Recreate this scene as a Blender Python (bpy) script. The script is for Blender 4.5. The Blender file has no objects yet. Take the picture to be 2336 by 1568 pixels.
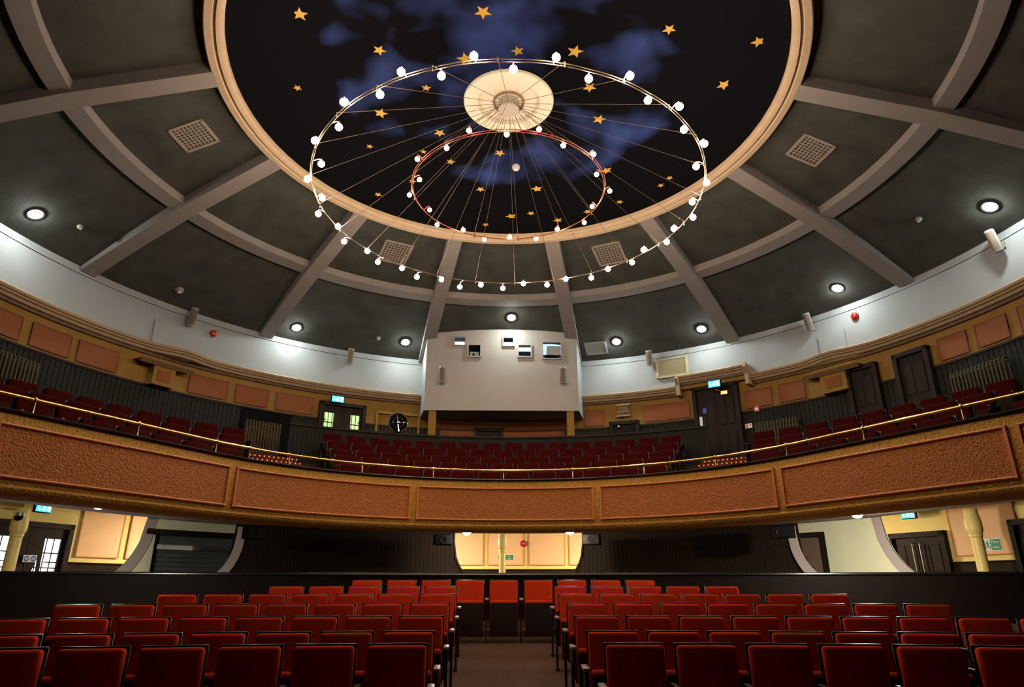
import bpy, math, random
from mathutils import Vector, Matrix
random.seed(7)
sin, cos, pi = math.sin, math.cos, math.pi
R = math.radians
scene = bpy.context.scene
COL = scene.collection

# ------------------------------------------------------------------ camera, world, exposure
F_PX, PITCH, YAW = 1518.1, 0.35102, 0.01542
H = 1.45                                   # eye height above the front of the stalls floor
CAM = Vector((-0.0838, -9.0, H))
FW = Vector((sin(YAW)*cos(PITCH), cos(YAW)*cos(PITCH), sin(PITCH)))
RT = Vector((cos(YAW), -sin(YAW), 0)); UP = RT.cross(FW)
cam_d = bpy.data.cameras.new('camera'); cam_d.sensor_width = 36; cam_d.lens = F_PX/2336*36
cam_d.clip_start = 0.05; cam_d.clip_end = 200
cam = bpy.data.objects.new('camera', cam_d); COL.objects.link(cam)
m = Matrix((RT, UP, -FW)).transposed().to_4x4(); m.translation = CAM; cam.matrix_world = m
scene.camera = cam
w = bpy.data.worlds.new('world'); scene.world = w; w.use_nodes = True
w.node_tree.nodes['Background'].inputs[0].default_value = (0.75, 0.85, 1.0, 1)
w.node_tree.nodes['Background'].inputs[1].default_value = 0.006
vs = scene.view_settings
scene.display_settings.display_device = 'sRGB'
vs.view_transform = 'Standard'; vs.look = 'None'; vs.gamma = 1; vs.use_curve_mapping = False
vs.exposure = 0.0
BULB, BULB_IN, DOWN, SOFFIT = 290, 120, 500, 420   # lamp radiances
sp = bpy.data.lights.new('stage_spotlight', 'SPOT'); sp.energy = 900; sp.color = (1, .72, .45); sp.spot_size = R(44); sp.spot_blend = .9; sp.shadow_soft_size = .12
spo = bpy.data.objects.new('stage_spotlight', sp); COL.objects.link(spo); spo.location = (0, -8.6, H+4.6)
spo.rotation_euler = (Vector((0, 3.4, H+1.3))-spo.location).to_track_quat('-Z', 'Y').to_euler()
scene.cycles.use_denoising = True
scene.cycles.max_bounces = 6; scene.cycles.diffuse_bounces = 4
scene.cycles.sample_clamp_indirect = 4

# ------------------------------------------------------------------ materials
def mat(name, col, rough=.6, metal=0, var=.0, vscale=8, bump=0, bscale=40, emit=0, ecol=None, spec=.5, sheen=0, bdist=.01, coat=0):
    M = bpy.data.materials.new(name); M.use_nodes = True
    nt = M.node_tree; b = nt.nodes['Principled BSDF']; L = nt.links
    b.inputs['Roughness'].default_value = rough; b.inputs['Metallic'].default_value = metal
    b.inputs['Specular IOR Level'].default_value = spec
    if sheen: b.inputs['Sheen Weight'].default_value = sheen; b.inputs['Sheen Roughness'].default_value = .4
    if coat: b.inputs['Coat Weight'].default_value = coat
    tc = nt.nodes.new('ShaderNodeTexCoord')
    if var:
        n = nt.nodes.new('ShaderNodeTexNoise'); n.inputs['Scale'].default_value = vscale; n.inputs['Detail'].default_value = 5
        L.new(tc.outputs['Object'], n.inputs['Vector'])
        r = nt.nodes.new('ShaderNodeValToRGB')
        r.color_ramp.elements[0].position = .3; r.color_ramp.elements[1].position = .7
        r.color_ramp.elements[0].color = (*[c*(1-var) for c in col], 1); r.color_ramp.elements[1].color = (*[min(1, c*(1+var)) for c in col], 1)
        L.new(n.outputs['Fac'], r.inputs['Fac']); L.new(r.outputs['Color'], b.inputs['Base Color'])
    else:
        b.inputs['Base Color'].default_value = (*col, 1)
    if bump:
        n2 = nt.nodes.new('ShaderNodeTexNoise'); n2.inputs['Scale'].default_value = bscale; n2.inputs['Detail'].default_value = 4
        L.new(tc.outputs['Object'], n2.inputs['Vector'])
        bp = nt.nodes.new('ShaderNodeBump'); bp.inputs['Strength'].default_value = bump; bp.inputs['Distance'].default_value = bdist
        L.new(n2.outputs['Fac'], bp.inputs['Height']); L.new(bp.outputs['Normal'], b.inputs['Normal'])
    if emit:
        b.inputs['Emission Color'].default_value = (*(ecol or col), 1); b.inputs['Emission Strength'].default_value = emit
    return M
M = {}
M['panel'] = mat('ceiling_grey_stipple', (.062, .065, .058), .9, var=.22, vscale=2.2, bump=.6, bscale=60, spec=.2)
M['rib'] = mat('rib_paint', (.25, .225, .225), .75, var=.05, vscale=3, spec=.2)
M['rim'] = mat('rim_cream', (.55, .41, .28), .7, var=.06, vscale=6)
M['white'] = mat('white_plaster', (.30, .32, .34), .9, var=.03, vscale=2, spec=.2)
M['booth'] = mat('booth_plaster', (.36, .335, .32), .85, var=.03, vscale=2, spec=.2)
M['cornice'] = mat('cornice_cream', (.30, .20, .11), .7, var=.12, vscale=14)
M['cornice_dark'] = mat('cornice_groove', (.13, .07, .035), .7, var=.3, vscale=14)
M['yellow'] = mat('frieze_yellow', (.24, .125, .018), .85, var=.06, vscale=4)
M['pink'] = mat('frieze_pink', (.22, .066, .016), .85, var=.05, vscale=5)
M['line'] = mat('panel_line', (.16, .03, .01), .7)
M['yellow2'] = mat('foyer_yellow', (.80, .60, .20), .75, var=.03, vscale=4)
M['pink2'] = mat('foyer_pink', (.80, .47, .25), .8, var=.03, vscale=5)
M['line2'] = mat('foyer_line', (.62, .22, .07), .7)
M['cream'] = mat('foyer_cream', (.78, .73, .50), .8, var=.03, vscale=3)
M['soffit'] = mat('soffit_white', (.55, .56, .56), .8, var=.03)
M['column'] = mat('column_yellow', (.72, .52, .16), .45, var=.04, vscale=5)
M['gold'] = mat('fascia_gold_stucco', (.50, .265, .045), .8, var=.34, vscale=40, bump=1, bscale=38, bdist=.04)
M['orange'] = mat('fascia_orange_stucco', (.43, .145, .032), .8, var=.34, vscale=44, bump=1, bscale=42, bdist=.04)
M['mould'] = mat('panel_moulding', (.52, .16, .035), .4, var=.1, vscale=9)
M['brass'] = mat('brass', (.83, .53, .22), .22, metal=1)
M['ledge'] = mat('ledge_varnish', (.008, .006, .006), .25, spec=.5)
M['balust'] = mat('balustrade_boards', (.006, .003, .002), .6, var=.3, vscale=16, spec=.08)
M['dado'] = mat('dado_boards', (.014, .015, .012), .7, var=.25, vscale=12, spec=.15)
M['wood'] = mat('dark_boards', (.020, .011, .006), .7, var=.4, vscale=9, spec=.12)
M['darkwood'] = mat('dark_stained_wood', (.014, .007, .005), .5, var=.25, vscale=16, spec=.15)
M['doorwood'] = mat('door_wood', (.016, .008, .005), .6, var=.3, vscale=8, spec=.15)
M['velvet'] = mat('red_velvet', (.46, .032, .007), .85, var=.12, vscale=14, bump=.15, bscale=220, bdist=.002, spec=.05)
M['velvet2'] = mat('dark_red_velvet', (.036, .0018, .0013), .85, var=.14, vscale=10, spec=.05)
M['shell'] = mat('seat_shell', (.010, .005, .004), .35, var=.15, vscale=20, spec=.3)
M['under'] = mat('seat_underside', (.014, .006, .005), .7, spec=.1)
M['iron'] = mat('cast_iron', (.008, .007, .008), .6, spec=.2)
M['armpale'] = mat('arm_cap_painted_glint', (.36, .30, .26), .3)  # pale colour paints in the light reflected off dark arm tops
M['armdark'] = mat('arm_varnish', (.04, .02, .015), .25)
M['carpet'] = mat('carpet', (.075, .040, .024), .95, var=.14, vscale=26, bump=.4, bscale=150, spec=.1)
M['tier'] = mat('balcony_carpet', (.06, .02, .018), .95, var=.2, vscale=5)
M['steel'] = mat('brushed_steel', (.6, .62, .66), .3, metal=1)
M['chrome'] = mat('chrome', (.85, .85, .85), .12, metal=1)
M['black'] = mat('black', (.004, .004, .004), .8, spec=.05)
M['rad'] = mat('radiator_paint', (.085, .062, .03), .6, spec=.2, var=.1)
M['vent'] = mat('vent_paint', (.34, .28, .26), .7)
M['louvre'] = mat('louvre_cream', (.42, .39, .26), .7)
M['speaker'] = mat('speaker_casing', (.26, .245, .225), .6)
M['grille'] = mat('speaker_grille', (.15, .11, .08), .8, bump=.6, bscale=180)
M['red'] = mat('bell_red', (.42, .015, .012), .3)
M['cable'] = mat('ring_cable', (.16, .12, .09), .5, metal=.6)
M['cableb'] = mat('copper_track', (.28, .09, .055), .45, metal=.7)
M['disc'] = mat('disc_cream', (.92, .88, .74), .7)
M['drum'] = mat('drum_white', (.55, .52, .45), .7, var=.15, vscale=40)
M['star'] = mat('gold_star', (.74, .44, .07), .7, var=.1, vscale=5)
M['bulb'] = mat('bulb_warm', (1, .9, .75), .3, emit=BULB, ecol=(1, .76, .52))
M['bulbin'] = mat('bulb_inner', (1, .9, .75), .3, emit=BULB_IN, ecol=(1, .74, .50))
M['bulbpink'] = mat('bulb_pink', (1, .6, .6), .3, emit=BULB_IN*.7, ecol=(1, .30, .34))
M['down'] = mat('downlight_lens', (1, 1, .95), .3, emit=DOWN, ecol=(.93, 1, .90))
M['soff'] = mat('soffit_lamp_lens', (1, 1, .9), .3, emit=SOFFIT, ecol=(1, .90, .66))
M['foyerfill'] = mat('foyer_fill_lens', (1, 1, .9), .3, emit=1300, ecol=(1, .86, .60))
M['foyerfill2'] = mat('foyer_fill_lens_side', (1, 1, .9), .3, emit=600, ecol=(1, .86, .60))
M['soffside'] = mat('soffit_lamp_lens_side', (1, 1, .9), .3, emit=1900, ecol=(1, .95, .78))
M['led'] = mat('led_red', (1, .1, .02), .4, emit=3.5, ecol=(1, .09, .012))
M['signblue'] = mat('lit_sign_face', (.02, .4, .6), .4, emit=2.6, ecol=(.0, .45, .95))
M['signwhite'] = mat('lit_sign_symbol', (.8, 1, 1), .4, emit=5, ecol=(.65, .95, 1))
M['signgreen'] = mat('sign_green', (.01, .22, .09), .5)
M['signdim'] = mat('dim_sign_text', (.2, .3, .05), .5, emit=.12, ecol=(.5, .7, .1))
M['paper'] = mat('sign_white', (.8, .8, .78), .6)
M['blue'] = mat('sign_blue', (.02, .08, .45), .5)
M['daylight'] = mat('daylit_pane', (.9, .97, 1), .2, emit=4, ecol=(.80, .95, 1))
M['greenpane'] = mat('lit_green_pane', (.4, .7, .3), .2, emit=.55, ecol=(.42, .85, .30))
M['tube'] = mat('booth_tube_light', (.8, .92, 1), .2, emit=5, ecol=(.72, .88, 1))
M['bluewin'] = mat('booth_lit_blue', (.35, .5, .8), .4, emit=1.3, ecol=(.50, .66, 1))
M['projector'] = mat('projector_casing', (.45, .52, .56), .5)
M['shutter'] = mat('shutter_grey', (.075, .085, .085), .4, var=.1)
M['browndoor'] = mat('foyer_brown', (.16, .10, .075), .5)
M['band'] = mat('swoop_edging', (.42, .34, .32), .5)
M['boothroom'] = mat('booth_interior', (.30, .33, .36), .8)
# night sky paint on the dome
D = mat('dome_night_sky', (.006, .007, .012), .8, spec=.05, bump=.8, bscale=70, bdist=.012)
nt = D.node_tree; b = nt.nodes['Principled BSDF']
tc = nt.nodes.new('ShaderNodeTexCoord'); n = nt.nodes.new('ShaderNodeTexNoise')
n.inputs['Scale'].default_value = .85; n.inputs['Detail'].default_value = 2.0; n.inputs['Roughness'].default_value = .5; n.inputs['Distortion'].default_value = .25
mp = nt.nodes.new('ShaderNodeMapping'); mp.inputs['Location'].default_value = (3.3, 1.7, 0)
nt.links.new(tc.outputs['Object'], mp.inputs['Vector']); nt.links.new(mp.outputs['Vector'], n.inputs['Vector'])
r = nt.nodes.new('ShaderNodeValToRGB'); r.color_ramp.elements[0].position = .47; r.color_ramp.elements[1].position = .72
r.color_ramp.elements[0].color = (.0035, .0035, .006, 1); r.color_ramp.elements[1].color = (.038, .066, .24, 1)
ln = nt.nodes.new('ShaderNodeVectorMath'); ln.operation = 'LENGTH'; fl_ = nt.nodes.new('ShaderNodeVectorMath'); fl_.operation = 'MULTIPLY'; fl_.inputs[1].default_value = (1, 1, 0)
nt.links.new(tc.outputs['Object'], fl_.inputs[0]); nt.links.new(fl_.outputs[0], ln.inputs[0])
mr = nt.nodes.new('ShaderNodeMapRange'); mr.inputs[1].default_value = 2.9; mr.inputs[2].default_value = 3.9; mr.inputs[3].default_value = 1; mr.inputs[4].default_value = .0
nt.links.new(ln.outputs['Value'], mr.inputs[0])
mu = nt.nodes.new('ShaderNodeMath'); mu.operation = 'MULTIPLY'; nt.links.new(n.outputs['Fac'], mu.inputs[0]); nt.links.new(mr.outputs[0], mu.inputs[1])
nt.links.new(mu.outputs[0], r.inputs['Fac']); nt.links.new(r.outputs['Color'], b.inputs['Base Color'])
M['dome'] = D

# ------------------------------------------------------------------ mesh builder
class MB:
    def __init__(s): s.v = []; s.f = []
    def add(s, vs_, fs):
        o = len(s.v); s.v += [tuple(p) for p in vs_]; s.f += [tuple(i+o for i in f) for f in fs]; return s
    def box(s, c, size, rot=None):
        hx, hy, hz = [d/2 for d in size]; c = Vector(c)
        P = [Vector((x, y, z)) for z in (-hz, hz) for x, y in ((-hx, -hy), (hx, -hy), (hx, hy), (-hx, hy))]
        if rot is not None: P = [rot @ p for p in P]
        return s.add([p+c for p in P], [(3, 2, 1, 0), (4, 5, 6, 7), (0, 1, 5, 4), (1, 2, 6, 5), (2, 3, 7, 6), (3, 0, 4, 7)])
    def prism(s, poly, y0, y1, xf=None):          # polygon in (x, z), extruded along y
        n = len(poly); P = [Vector((x, y0, z)) for x, z in poly]+[Vector((x, y1, z)) for x, z in poly]
        if xf: P = [xf @ p for p in P]
        return s.add(P, [tuple(range(n)), tuple(range(2*n-1, n-1, -1))]+[(i+n, (i+1) % n+n, (i+1) % n, i) for i in range(n)])
    def tube(s, pts, r, n=8, closed=False):
        pts = [Vector(p) for p in pts]; rings = []; N = len(pts)
        for i, p in enumerate(pts):
            if closed: t = pts[(i+1) % N]-pts[i-1]
            else: t = pts[min(i+1, N-1)]-pts[max(i-1, 0)]
            t.normalize(); a = Vector((0, 0, 1)) if abs(t.z) < .9 else Vector((1, 0, 0))
            u = t.cross(a).normalized(); v_ = t.cross(u)
            rings.append([p+(u*cos(2*pi*k/n)+v_*sin(2*pi*k/n))*(r if not callable(r) else r(i)) for k in range(n)])
        V = [q for rg in rings for q in rg]; Fs = []
        for i in range(N if closed else N-1):
            j = (i+1) % N
            for k in range(n): Fs.append((i*n+k, i*n+(k+1) % n, j*n+(k+1) % n, j*n+k))
        if not closed: Fs += [tuple(range(n))[::-1], tuple((N-1)*n+k for k in range(n))]
        return s.add(V, Fs)
    def lathe(s, prof, n=24, xf=None):            # prof: (r, z) about z
        V = []; Fs = []
        for r_, z in prof:
            for k in range(n): V.append(Vector((r_*cos(2*pi*k/n), r_*sin(2*pi*k/n), z)))
        for i in range(len(prof)-1):
            for k in range(n): Fs.append((i*n+k, i*n+(k+1) % n, (i+1)*n+(k+1) % n, (i+1)*n+k))
        if xf: V = [xf @ p for p in V]
        return s.add(V, Fs)
    def sphere(s, c, r_, n=10, m_=6):
        pr = [(r_*sin(pi*i/m_), r_*cos(pi*i/m_)) for i in range(m_+1)]
        return s.lathe(pr, n, Matrix.Translation(Vector(c)))
    def arc(s, prof, a0, a1, step=2.0, closed=False, cx=0, cy=0):   # prof (r,z) swept over azimuth (deg)
        k = max(1, int(math.ceil(abs(a1-a0)/step))); n = len(prof); V = []
        for i in range(k+1):
            a = R(a0+(a1-a0)*i/k)
            for r_, z in prof: V.append((cx+r_*sin(a), cy+r_*cos(a), z))
        e = n if closed else n-1
        Fs = [(i*n+j, (i+1)*n+j, (i+1)*n+(j+1) % n, i*n+(j+1) % n) for i in range(k) for j in range(e)]
        if closed and abs(a1-a0) < 359.9: Fs += [tuple(range(n)), tuple(k*n+j for j in range(n))[::-1]]
        return s.add(V, Fs)
    def sweep(s, prof, s0, s1, step=.25, closed=False):              # prof (off,z) swept along the balcony line
        k = max(1, int(math.ceil(abs(s1-s0)/step))); n = len(prof); V = []
        for i in range(k+1):
            ss = s0+(s1-s0)*i/k
            for o, z in prof:
                oo = o(ss) if callable(o) else o
                x, y, _ = front(ss, oo); V.append((x, y, z))
        e = n if closed else n-1
        Fs = [(i*n+j, (i+1)*n+j, (i+1)*n+(j+1) % n, i*n+(j+1) % n) for i in range(k) for j in range(e)]
        if closed: Fs += [tuple(range(n)), tuple(k*n+j for j in range(n))[::-1]]
        return s.add(V, Fs)
    def mesh(s, name, material, smooth=False):
        me = bpy.data.meshes.new(name); me.from_pydata(s.v, [], s.f)
        me.materials.append(material if not isinstance(material, str) else M[material])
        if smooth:
            for p in me.polygons: p.use_smooth = True
            try: me.set_sharp_from_angle(angle=R(40))
            except Exception: pass
        me.update(); return me
    def build(s, name, material, parent=None, smooth=False, loc=None, rotz=0, kind=None, label=None):
        o = bpy.data.objects.new(name, s.mesh(name, material, smooth)); COL.objects.link(o)
        if parent: o.parent = parent
        if loc is not None: o.location = loc
        if rotz: o.rotation_euler = (0, 0, rotz)
        if kind: o['kind'] = kind
        if label: o['label'] = label
        return o
def bevel_box(size, bev, seg=3, rot=None, c=(0, 0, 0)):
    import bmesh
    bm = bmesh.new(); bmesh.ops.create_cube(bm, size=1)
    bmesh.ops.scale(bm, vec=size, verts=bm.verts)
    bmesh.ops.bevel(bm, geom=list(bm.edges), offset=bev, segments=seg, profile=.5, affect='EDGES')
    if rot: bmesh.ops.transform(bm, matrix=rot.to_4x4(), verts=bm.verts)
    bmesh.ops.translate(bm, vec=c, verts=bm.verts)
    mb = MB(); bm.verts.index_update(); mb.add([v.co[:] for v in bm.verts], [[v.index for v in f.verts] for f in bm.faces]); bm.free()
    return mb
def empty(name, loc=(0, 0, 0), rotz=0, label=None, cat=None, group=None, kind=None, parent=None):
    o = bpy.data.objects.new(name, None); COL.objects.link(o); o.location = loc; o.rotation_euler = (0, 0, rotz)
    o.empty_display_size = .1
    if label: o['label'] = label
    if cat: o['category'] = cat
    if group: o['group'] = group
    if kind: o['kind'] = kind
    if parent: o.parent = parent
    return o
def tag(o, label, cat, group=None):
    o['label'] = label; o['category'] = cat
    if group: o['group'] = group
    return o
def text(body, size, loc, material, parent, name='lettering', rot=(pi/2, 0, 0), align='CENTER'):
    c = bpy.data.curves.new(name, 'FONT'); c.body = body; c.size = size; c.align_x = align; c.align_y = 'CENTER'; c.extrude = .001
    c.materials.append(M[material]); c.resolution_u = 3
    t_ = bpy.data.objects.new(name, c); COL.objects.link(t_); bpy.context.view_layer.update()
    me = bpy.data.meshes.new_from_object(t_.evaluated_get(bpy.context.evaluated_depsgraph_get())); bpy.data.objects.remove(t_)
    o = bpy.data.objects.new(name, me); COL.objects.link(o); o.parent = parent; o.location = loc; o.rotation_euler = rot
    return o

# ------------------------------------------------------------------ geometry of the room (real surfaces; at_* finds where a line of sight meets one)
def ray(u, v): return FW+RT*((u-1168)/F_PX)+UP*((784-v)/F_PX)
def at_h(u, v, z): d = ray(u, v); return CAM+d*((z-CAM.z)/d.z)
def at_y(u, v, y): d = ray(u, v); return CAM+d*((y-CAM.y)/d.y)
def at_cyl(u, v, r_=8.86):
    d = ray(u, v); a = d.x**2+d.y**2; b_ = CAM.x*d.x+CAM.y*d.y; c = CAM.x**2+CAM.y**2-r_*r_
    return CAM+d*((-b_+math.sqrt(b_*b_-a*c))/a)
def az(p): return math.degrees(math.atan2(p.x, p.y))
def azu(u, v, r_=8.86): return az(at_cyl(u, v, r_))
RW = 8.86
def ceil_z(r_):                            # underside of the grey ceiling fields
    P = [(4.2, 7.78), (4.62, 7.67), (6.58, 7.0), (8.86, 5.92), (9.5, 5.6)]
    for (a, za), (c, zc) in zip(P, P[1:]):
        if r_ <= c or c == 9.5: return H+za+(zc-za)*(r_-a)/(c-a)
def at_ceil(u, v):
    d = ray(u, v); lo, hi = 1.0, 40.0
    f = lambda t: (CAM+d*t).z-ceil_z(max(4.3, math.hypot((CAM+d*t).x, (CAM+d*t).y)))
    t = 1.0
    # march from the far side back: last point still below the ceiling
    while t < 40:
        p = CAM+d*t
        rr = math.hypot(p.x, p.y)
        if rr < 9.2 and p.y > -8 and p.z > ceil_z(max(4.3, rr)): break
        t += .02
    return CAM+d*t
RF, CYF, TH = 4.9, -1.48, R(63.4)          # balcony line: an arc that runs on into two straight arms
def front(s, off=0):
    a = abs(s)/RF; sg = 1 if s >= 0 else -1
    if a <= TH: return sg*(RF+off)*sin(a), CYF+(RF+off)*cos(a), sg*a
    e = abs(s)-RF*TH
    x = (RF+off)*sin(TH)+e*cos(TH); y = CYF+(RF+off)*cos(TH)-e*sin(TH)
    return sg*x, y, sg*TH
def to_front(p):
    x, y = abs(p.x), p.y; a = math.atan2(x, y-CYF); sg = 1 if p.x >= 0 else -1
    if a < TH: return math.hypot(x, y-CYF)-RF, sg*RF*a
    px, py = RF*sin(TH), CYF+RF*cos(TH); wx, wy = x-px, y-py
    return wx*sin(TH)+wy*cos(TH), sg*(RF*TH+wx*cos(TH)-wy*sin(TH))
def wall_off(s):
    lo, hi = 0, 12
    for _ in range(30):
        mid = (lo+hi)/2; x, y, _a = front(s, mid)
        if math.hypot(x, y) < RW-.02: lo = mid
        else: hi = mid
    return lo
SMAX = 9.6
# stalls floor
SC = (.235, -21.3)
def yrow(x, y): return math.hypot(x-SC[0], y-SC[1])+SC[1]
TAB = [(-12, -1.45), (-5, -1.34), (-3.66, -1.265), (-2.79, -1.225), (-1.83, -1.14), (-.98, -1.04), (.04, -.948), (.83, -.855), (1.84, -.766), (2.75, -.70), (3.2, -.70), (30, -.70)]
def floor_z(x, y):
    q = yrow(x, y)
    for (a, za), (c, zc) in zip(TAB, TAB[1:]):
        if q <= c: return H+za+(zc-za)*max(0, (q-a)/(c-a))
    return H-.70

# ------------------------------------------------------------------ CEILING
ceiling = empty('ceiling', (0, 0, 0), kind='structure')
NR = 13; STEP = 27.62; A0 = -.9
rib_az = [A0+STEP*(k+.5) for k in range(-5, 5)]         # ten ribs, the rest are beyond the stage front
for k in range(len(rib_az)-1):
    a0, a1 = rib_az[k], rib_az[k+1]
    MB().arc([(4.3, ceil_z(4.3)), (5.6, ceil_z(5.6)), (6.58, ceil_z(6.58))], a0, a1).build('ceiling_panel', 'panel', ceiling)
    MB().arc([(6.58, ceil_z(6.58)), (7.7, ceil_z(7.7)+.03), (8.9, ceil_z(8.86)-.02)], a0, a1).build('ceiling_panel', 'panel', ceiling)
for a in rib_az:
    P = [(4.55, 7.45), (6.58, 6.78), (7.7, 6.33), (8.84, 5.83)]; hw = .165; mb = MB(); A = R(a); V = []
    for r_, z in P:
        for sx in (-hw, hw):
            for dz in (0, .34):
                x, y = r_*sin(A)+sx*cos(A), r_*cos(A)-sx*sin(A); V.append((x, y, H+z+dz))
    Fs = [(0, 2, 3, 1), (12, 13, 15, 14)]
    for i in range(3):
        o = i*4; Fs += [(o, o+4, o+6, o+2), (o, o+1, o+5, o+4), (o+2, o+6, o+7, o+3)]
    mb.add(V, Fs).build('rib', 'rib', ceiling)
MB().arc([(6.52, H+7.2), (6.52, H+6.86), (6.80, H+6.80), (6.80, H+7.1)], rib_az[0]-30, rib_az[-1]+30, 2).build('ring_beam', 'rib', ceiling)
# moulded rim of the dome opening: two steps with a groove
MB().arc([(4.37, H+7.9), (4.37, H+7.47), (4.39, H+7.45), (4.475, H+7.44), (4.485, H+7.47), (4.515, H+7.47), (4.53, H+7.43), (4.63, H+7.43), (4.65, H+7.46), (4.65, H+7.8)], -180, 180, 2).build('dome_rim', 'rim', ceiling, smooth=True)
MB().arc([(4.486, H+7.462), (4.514, H+7.462)], -180, 180, 2).build('rim_groove', 'cornice_dark', ceiling)
RISE = .75; RB = 4.36; RS = (RB*RB+RISE*RISE)/(2*RISE); ZC = H+7.55+RISE-RS
def dome_pt(u, v):
    d = ray(u, v); o = CAM-Vector((0, 0, ZC)); a = d.dot(d); b_ = o.dot(d); c = o.dot(o)-RS*RS
    return CAM+d*((-b_+math.sqrt(b_*b_-a*c))/a)
prof = [(RS*sin(t), ZC+RS*cos(t)) for t in [math.asin(RB/RS)*i/14 for i in range(15)]]
dome = MB().lathe(prof, 72).build('dome', 'dome', ceiling, smooth=True)
stars = [(1102,26,18),(683,30,17),(1527,65,14),(1731,93,15),(865,113,14),(1312,116,17),(1181,115,13),(1652,192,15),(1062,133,18),(1345,198,14),(972,199,10),(868,257,15),(1367,271,14),(678,199,9),(1003,302,12),(843,333,7),(966,345,7),(1028,368,9),(1140,348,11),(1384,388,12),(941,413,8),(862,443,8),(1096,431,9),(1225,430,12),(1508,422,7),(1414,460,7),(1166,493,11),(1211,486,8),(1273,502,10),(1340,482,8),(1528,405,7),(1108,512,7)]
for u, v, s_ in stars:
    p = dome_pt(u, v); nrm = (p-Vector((0, 0, ZC))).normalized(); dist = (p-CAM).dot(FW); rad = s_/F_PX*dist*1.15
    zq = nrm.to_track_quat('Z', 'Y').to_matrix(); t0 = random.uniform(0, 6.28)
    t0 = {0: 0.02}.get(stars.index((u, v, s_)), random.uniform(-.5, .5))+pi/2
    V = [p-nrm*.02]
    for k in range(10):
        rr = rad if k % 2 == 0 else rad*.42; V.append(p-nrm*.02+Vector((rr*cos(t0+k*pi/5), rr*sin(t0+k*pi/5), 0)))
    V2 = [q+nrm*.015 for q in V]
    Fs = [(0, 1+k, 1+(k+1) % 10) for k in range(10)]+[(1+k, 12+k, 12+(k+1) % 10, 1+(k+1) % 10) for k in range(10)]
    MB().add(V+V2, Fs).build('star', 'star', dome)
# small white smoke head on the dome
p = dome_pt(1177, 380); o = empty('smoke_detector', p-Vector((0, 0, .03)), label='small white round detector alone on the dark starry dome', cat='detector', group=None)
MB().lathe([(0, -.055), (.05, -.05), (.075, -.02), (.08, .0), (.08, .05)], 20).build('casing', 'paper', o, smooth=True)
# ceiling disc with central drum
o = empty('ceiling_rose', (0, 0, H+7.53), label='large cream two-tier disc with central drum hung under the starry dome', cat='ceiling rose')
MB().lathe([(.50, .06), (.52, .0), (.73, .0), (.745, .02), (.745, .05), (.72, .07), (.50, .09)], 64).build('outer_disc', 'disc', o, smooth=True)
MB().lathe([(.0, .12), (.50, .12), (.57, .10), (.57, .07), (.28, .045), (.26, .045), (.0, .045)], 64).build('inner_disc', 'disc', o, smooth=True)
MB().lathe([(.0, -.13), (.165, -.13), (.175, -.12), (.175, .05)], 40).build('drum', 'drum', o, smooth=True)
MB().lathe([(.235, .04), (.245, .0), (.255, .0), (.265, .04)], 48).build('collar', 'cornice', o, smooth=True)
MB().tube([(0, 0, .1), (0, 0, .72)], .05, 12).build('stem', 'steel', o)

# ------------------------------------------------------------------ light rings
def lighting_ring(r_, h, bulbs, clips_n, label, ns, trackmat, bulbr, phase=0):
    o = empty('lighting_ring', (0, 0, H+h), label=label, cat='light fitting')
    for dz, dr in ((0, 0), (.02, .02)):
        MB().tube([((r_+dr)*sin(R(a)), (r_+dr)*cos(R(a)), dz) for a in range(0, 360, 4)], .007, 6, True).build('track', trackmat, o, smooth=True)
    for k in range(clips_n):
        a = R(phase+k*360/clips_n); x, y = (r_+.015)*sin(a), (r_+.015)*cos(a)
        c = MB().box((x, y, .01), (.016, .016, .08)).build('clip', trackmat, o)
    for k in range(ns):
        a = R(phase+k*360/ns); x, y = (r_+.015)*sin(a), (r_+.015)*cos(a); x0, y0 = .17*sin(a), .17*cos(a)
        MB().tube([(x, y, .05), (x0, y0, 7.53-.10-h)], .0038, 5).build('suspension_wire', 'cable', o)
    me_w = MB().sphere((0, 0, 0), bulbr, 12, 8).mesh('bulb', M['bulb'] if ns > 15 else M['bulbin'], True)
    me_p = MB().sphere((0, 0, 0), bulbr, 12, 8).mesh('bulb', M['bulbpink'], True)
    for b_ in bulbs:
        u, v = b_[:2]; pink = len(b_) > 2
        p = at_h(u, v, H+h-.02); rr = math.hypot(p.x, p.y); a = math.atan2(p.x, p.y)
        x, y = p.x, p.y
        h_ = MB().tube([(r_*sin(a), r_*cos(a), .0), (r_*sin(a)*.4+x*.6, r_*cos(a)*.4+y*.6, .05), (x, y, .055), (x, y, .0)], .008, 6).build('lamp_holder', trackmat, o)
        bb = bpy.data.objects.new('bulb', me_p if pink else me_w); COL.objects.link(bb); bb.parent = h_; bb.location = (x, y, -.02)
        if pink: bb['label'] = 'pink tinted glowing bulb'
OUT = [(1081,128),(1171,158),(1269,131),(915,164),(1007,173),(867,216),(784,233),(773,290),(718,321),(733,374),(701,409),(735,452),(726,488),(771,517),(785,551),(838,573),(862,598),(917,612),(951,632),(1007,638),(1049,655),(1097,650),(1147,658),(1194,647),(1248,650),(1291,637),(1349,634),(1387,614),(1442,599),(1468,570),(1521,552),(1537,522),(1581,496),(1579,461),(1612,417),(1588,380),(1607,328),(1560,296),(1550,243),(1478,229),(1437,173),(1343,180)]
INN = [(1070,298,1),(1156,307),(1230,295,1),(1285,332),(1354,352),(1361,398,1),(1391,436),(1351,471),(1333,508),(1271,523),(1223,545),(1163,541),(1105,547),(1057,525),(997,513),(980,479,1),(934,445),(957,410),(952,363,1),(1019,338)]
lighting_ring(2.96, 5.65, OUT, 24, 'large outer suspended wire ring carrying dozens of glowing white bulbs', 24, 'cable', .048, 3)
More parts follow.
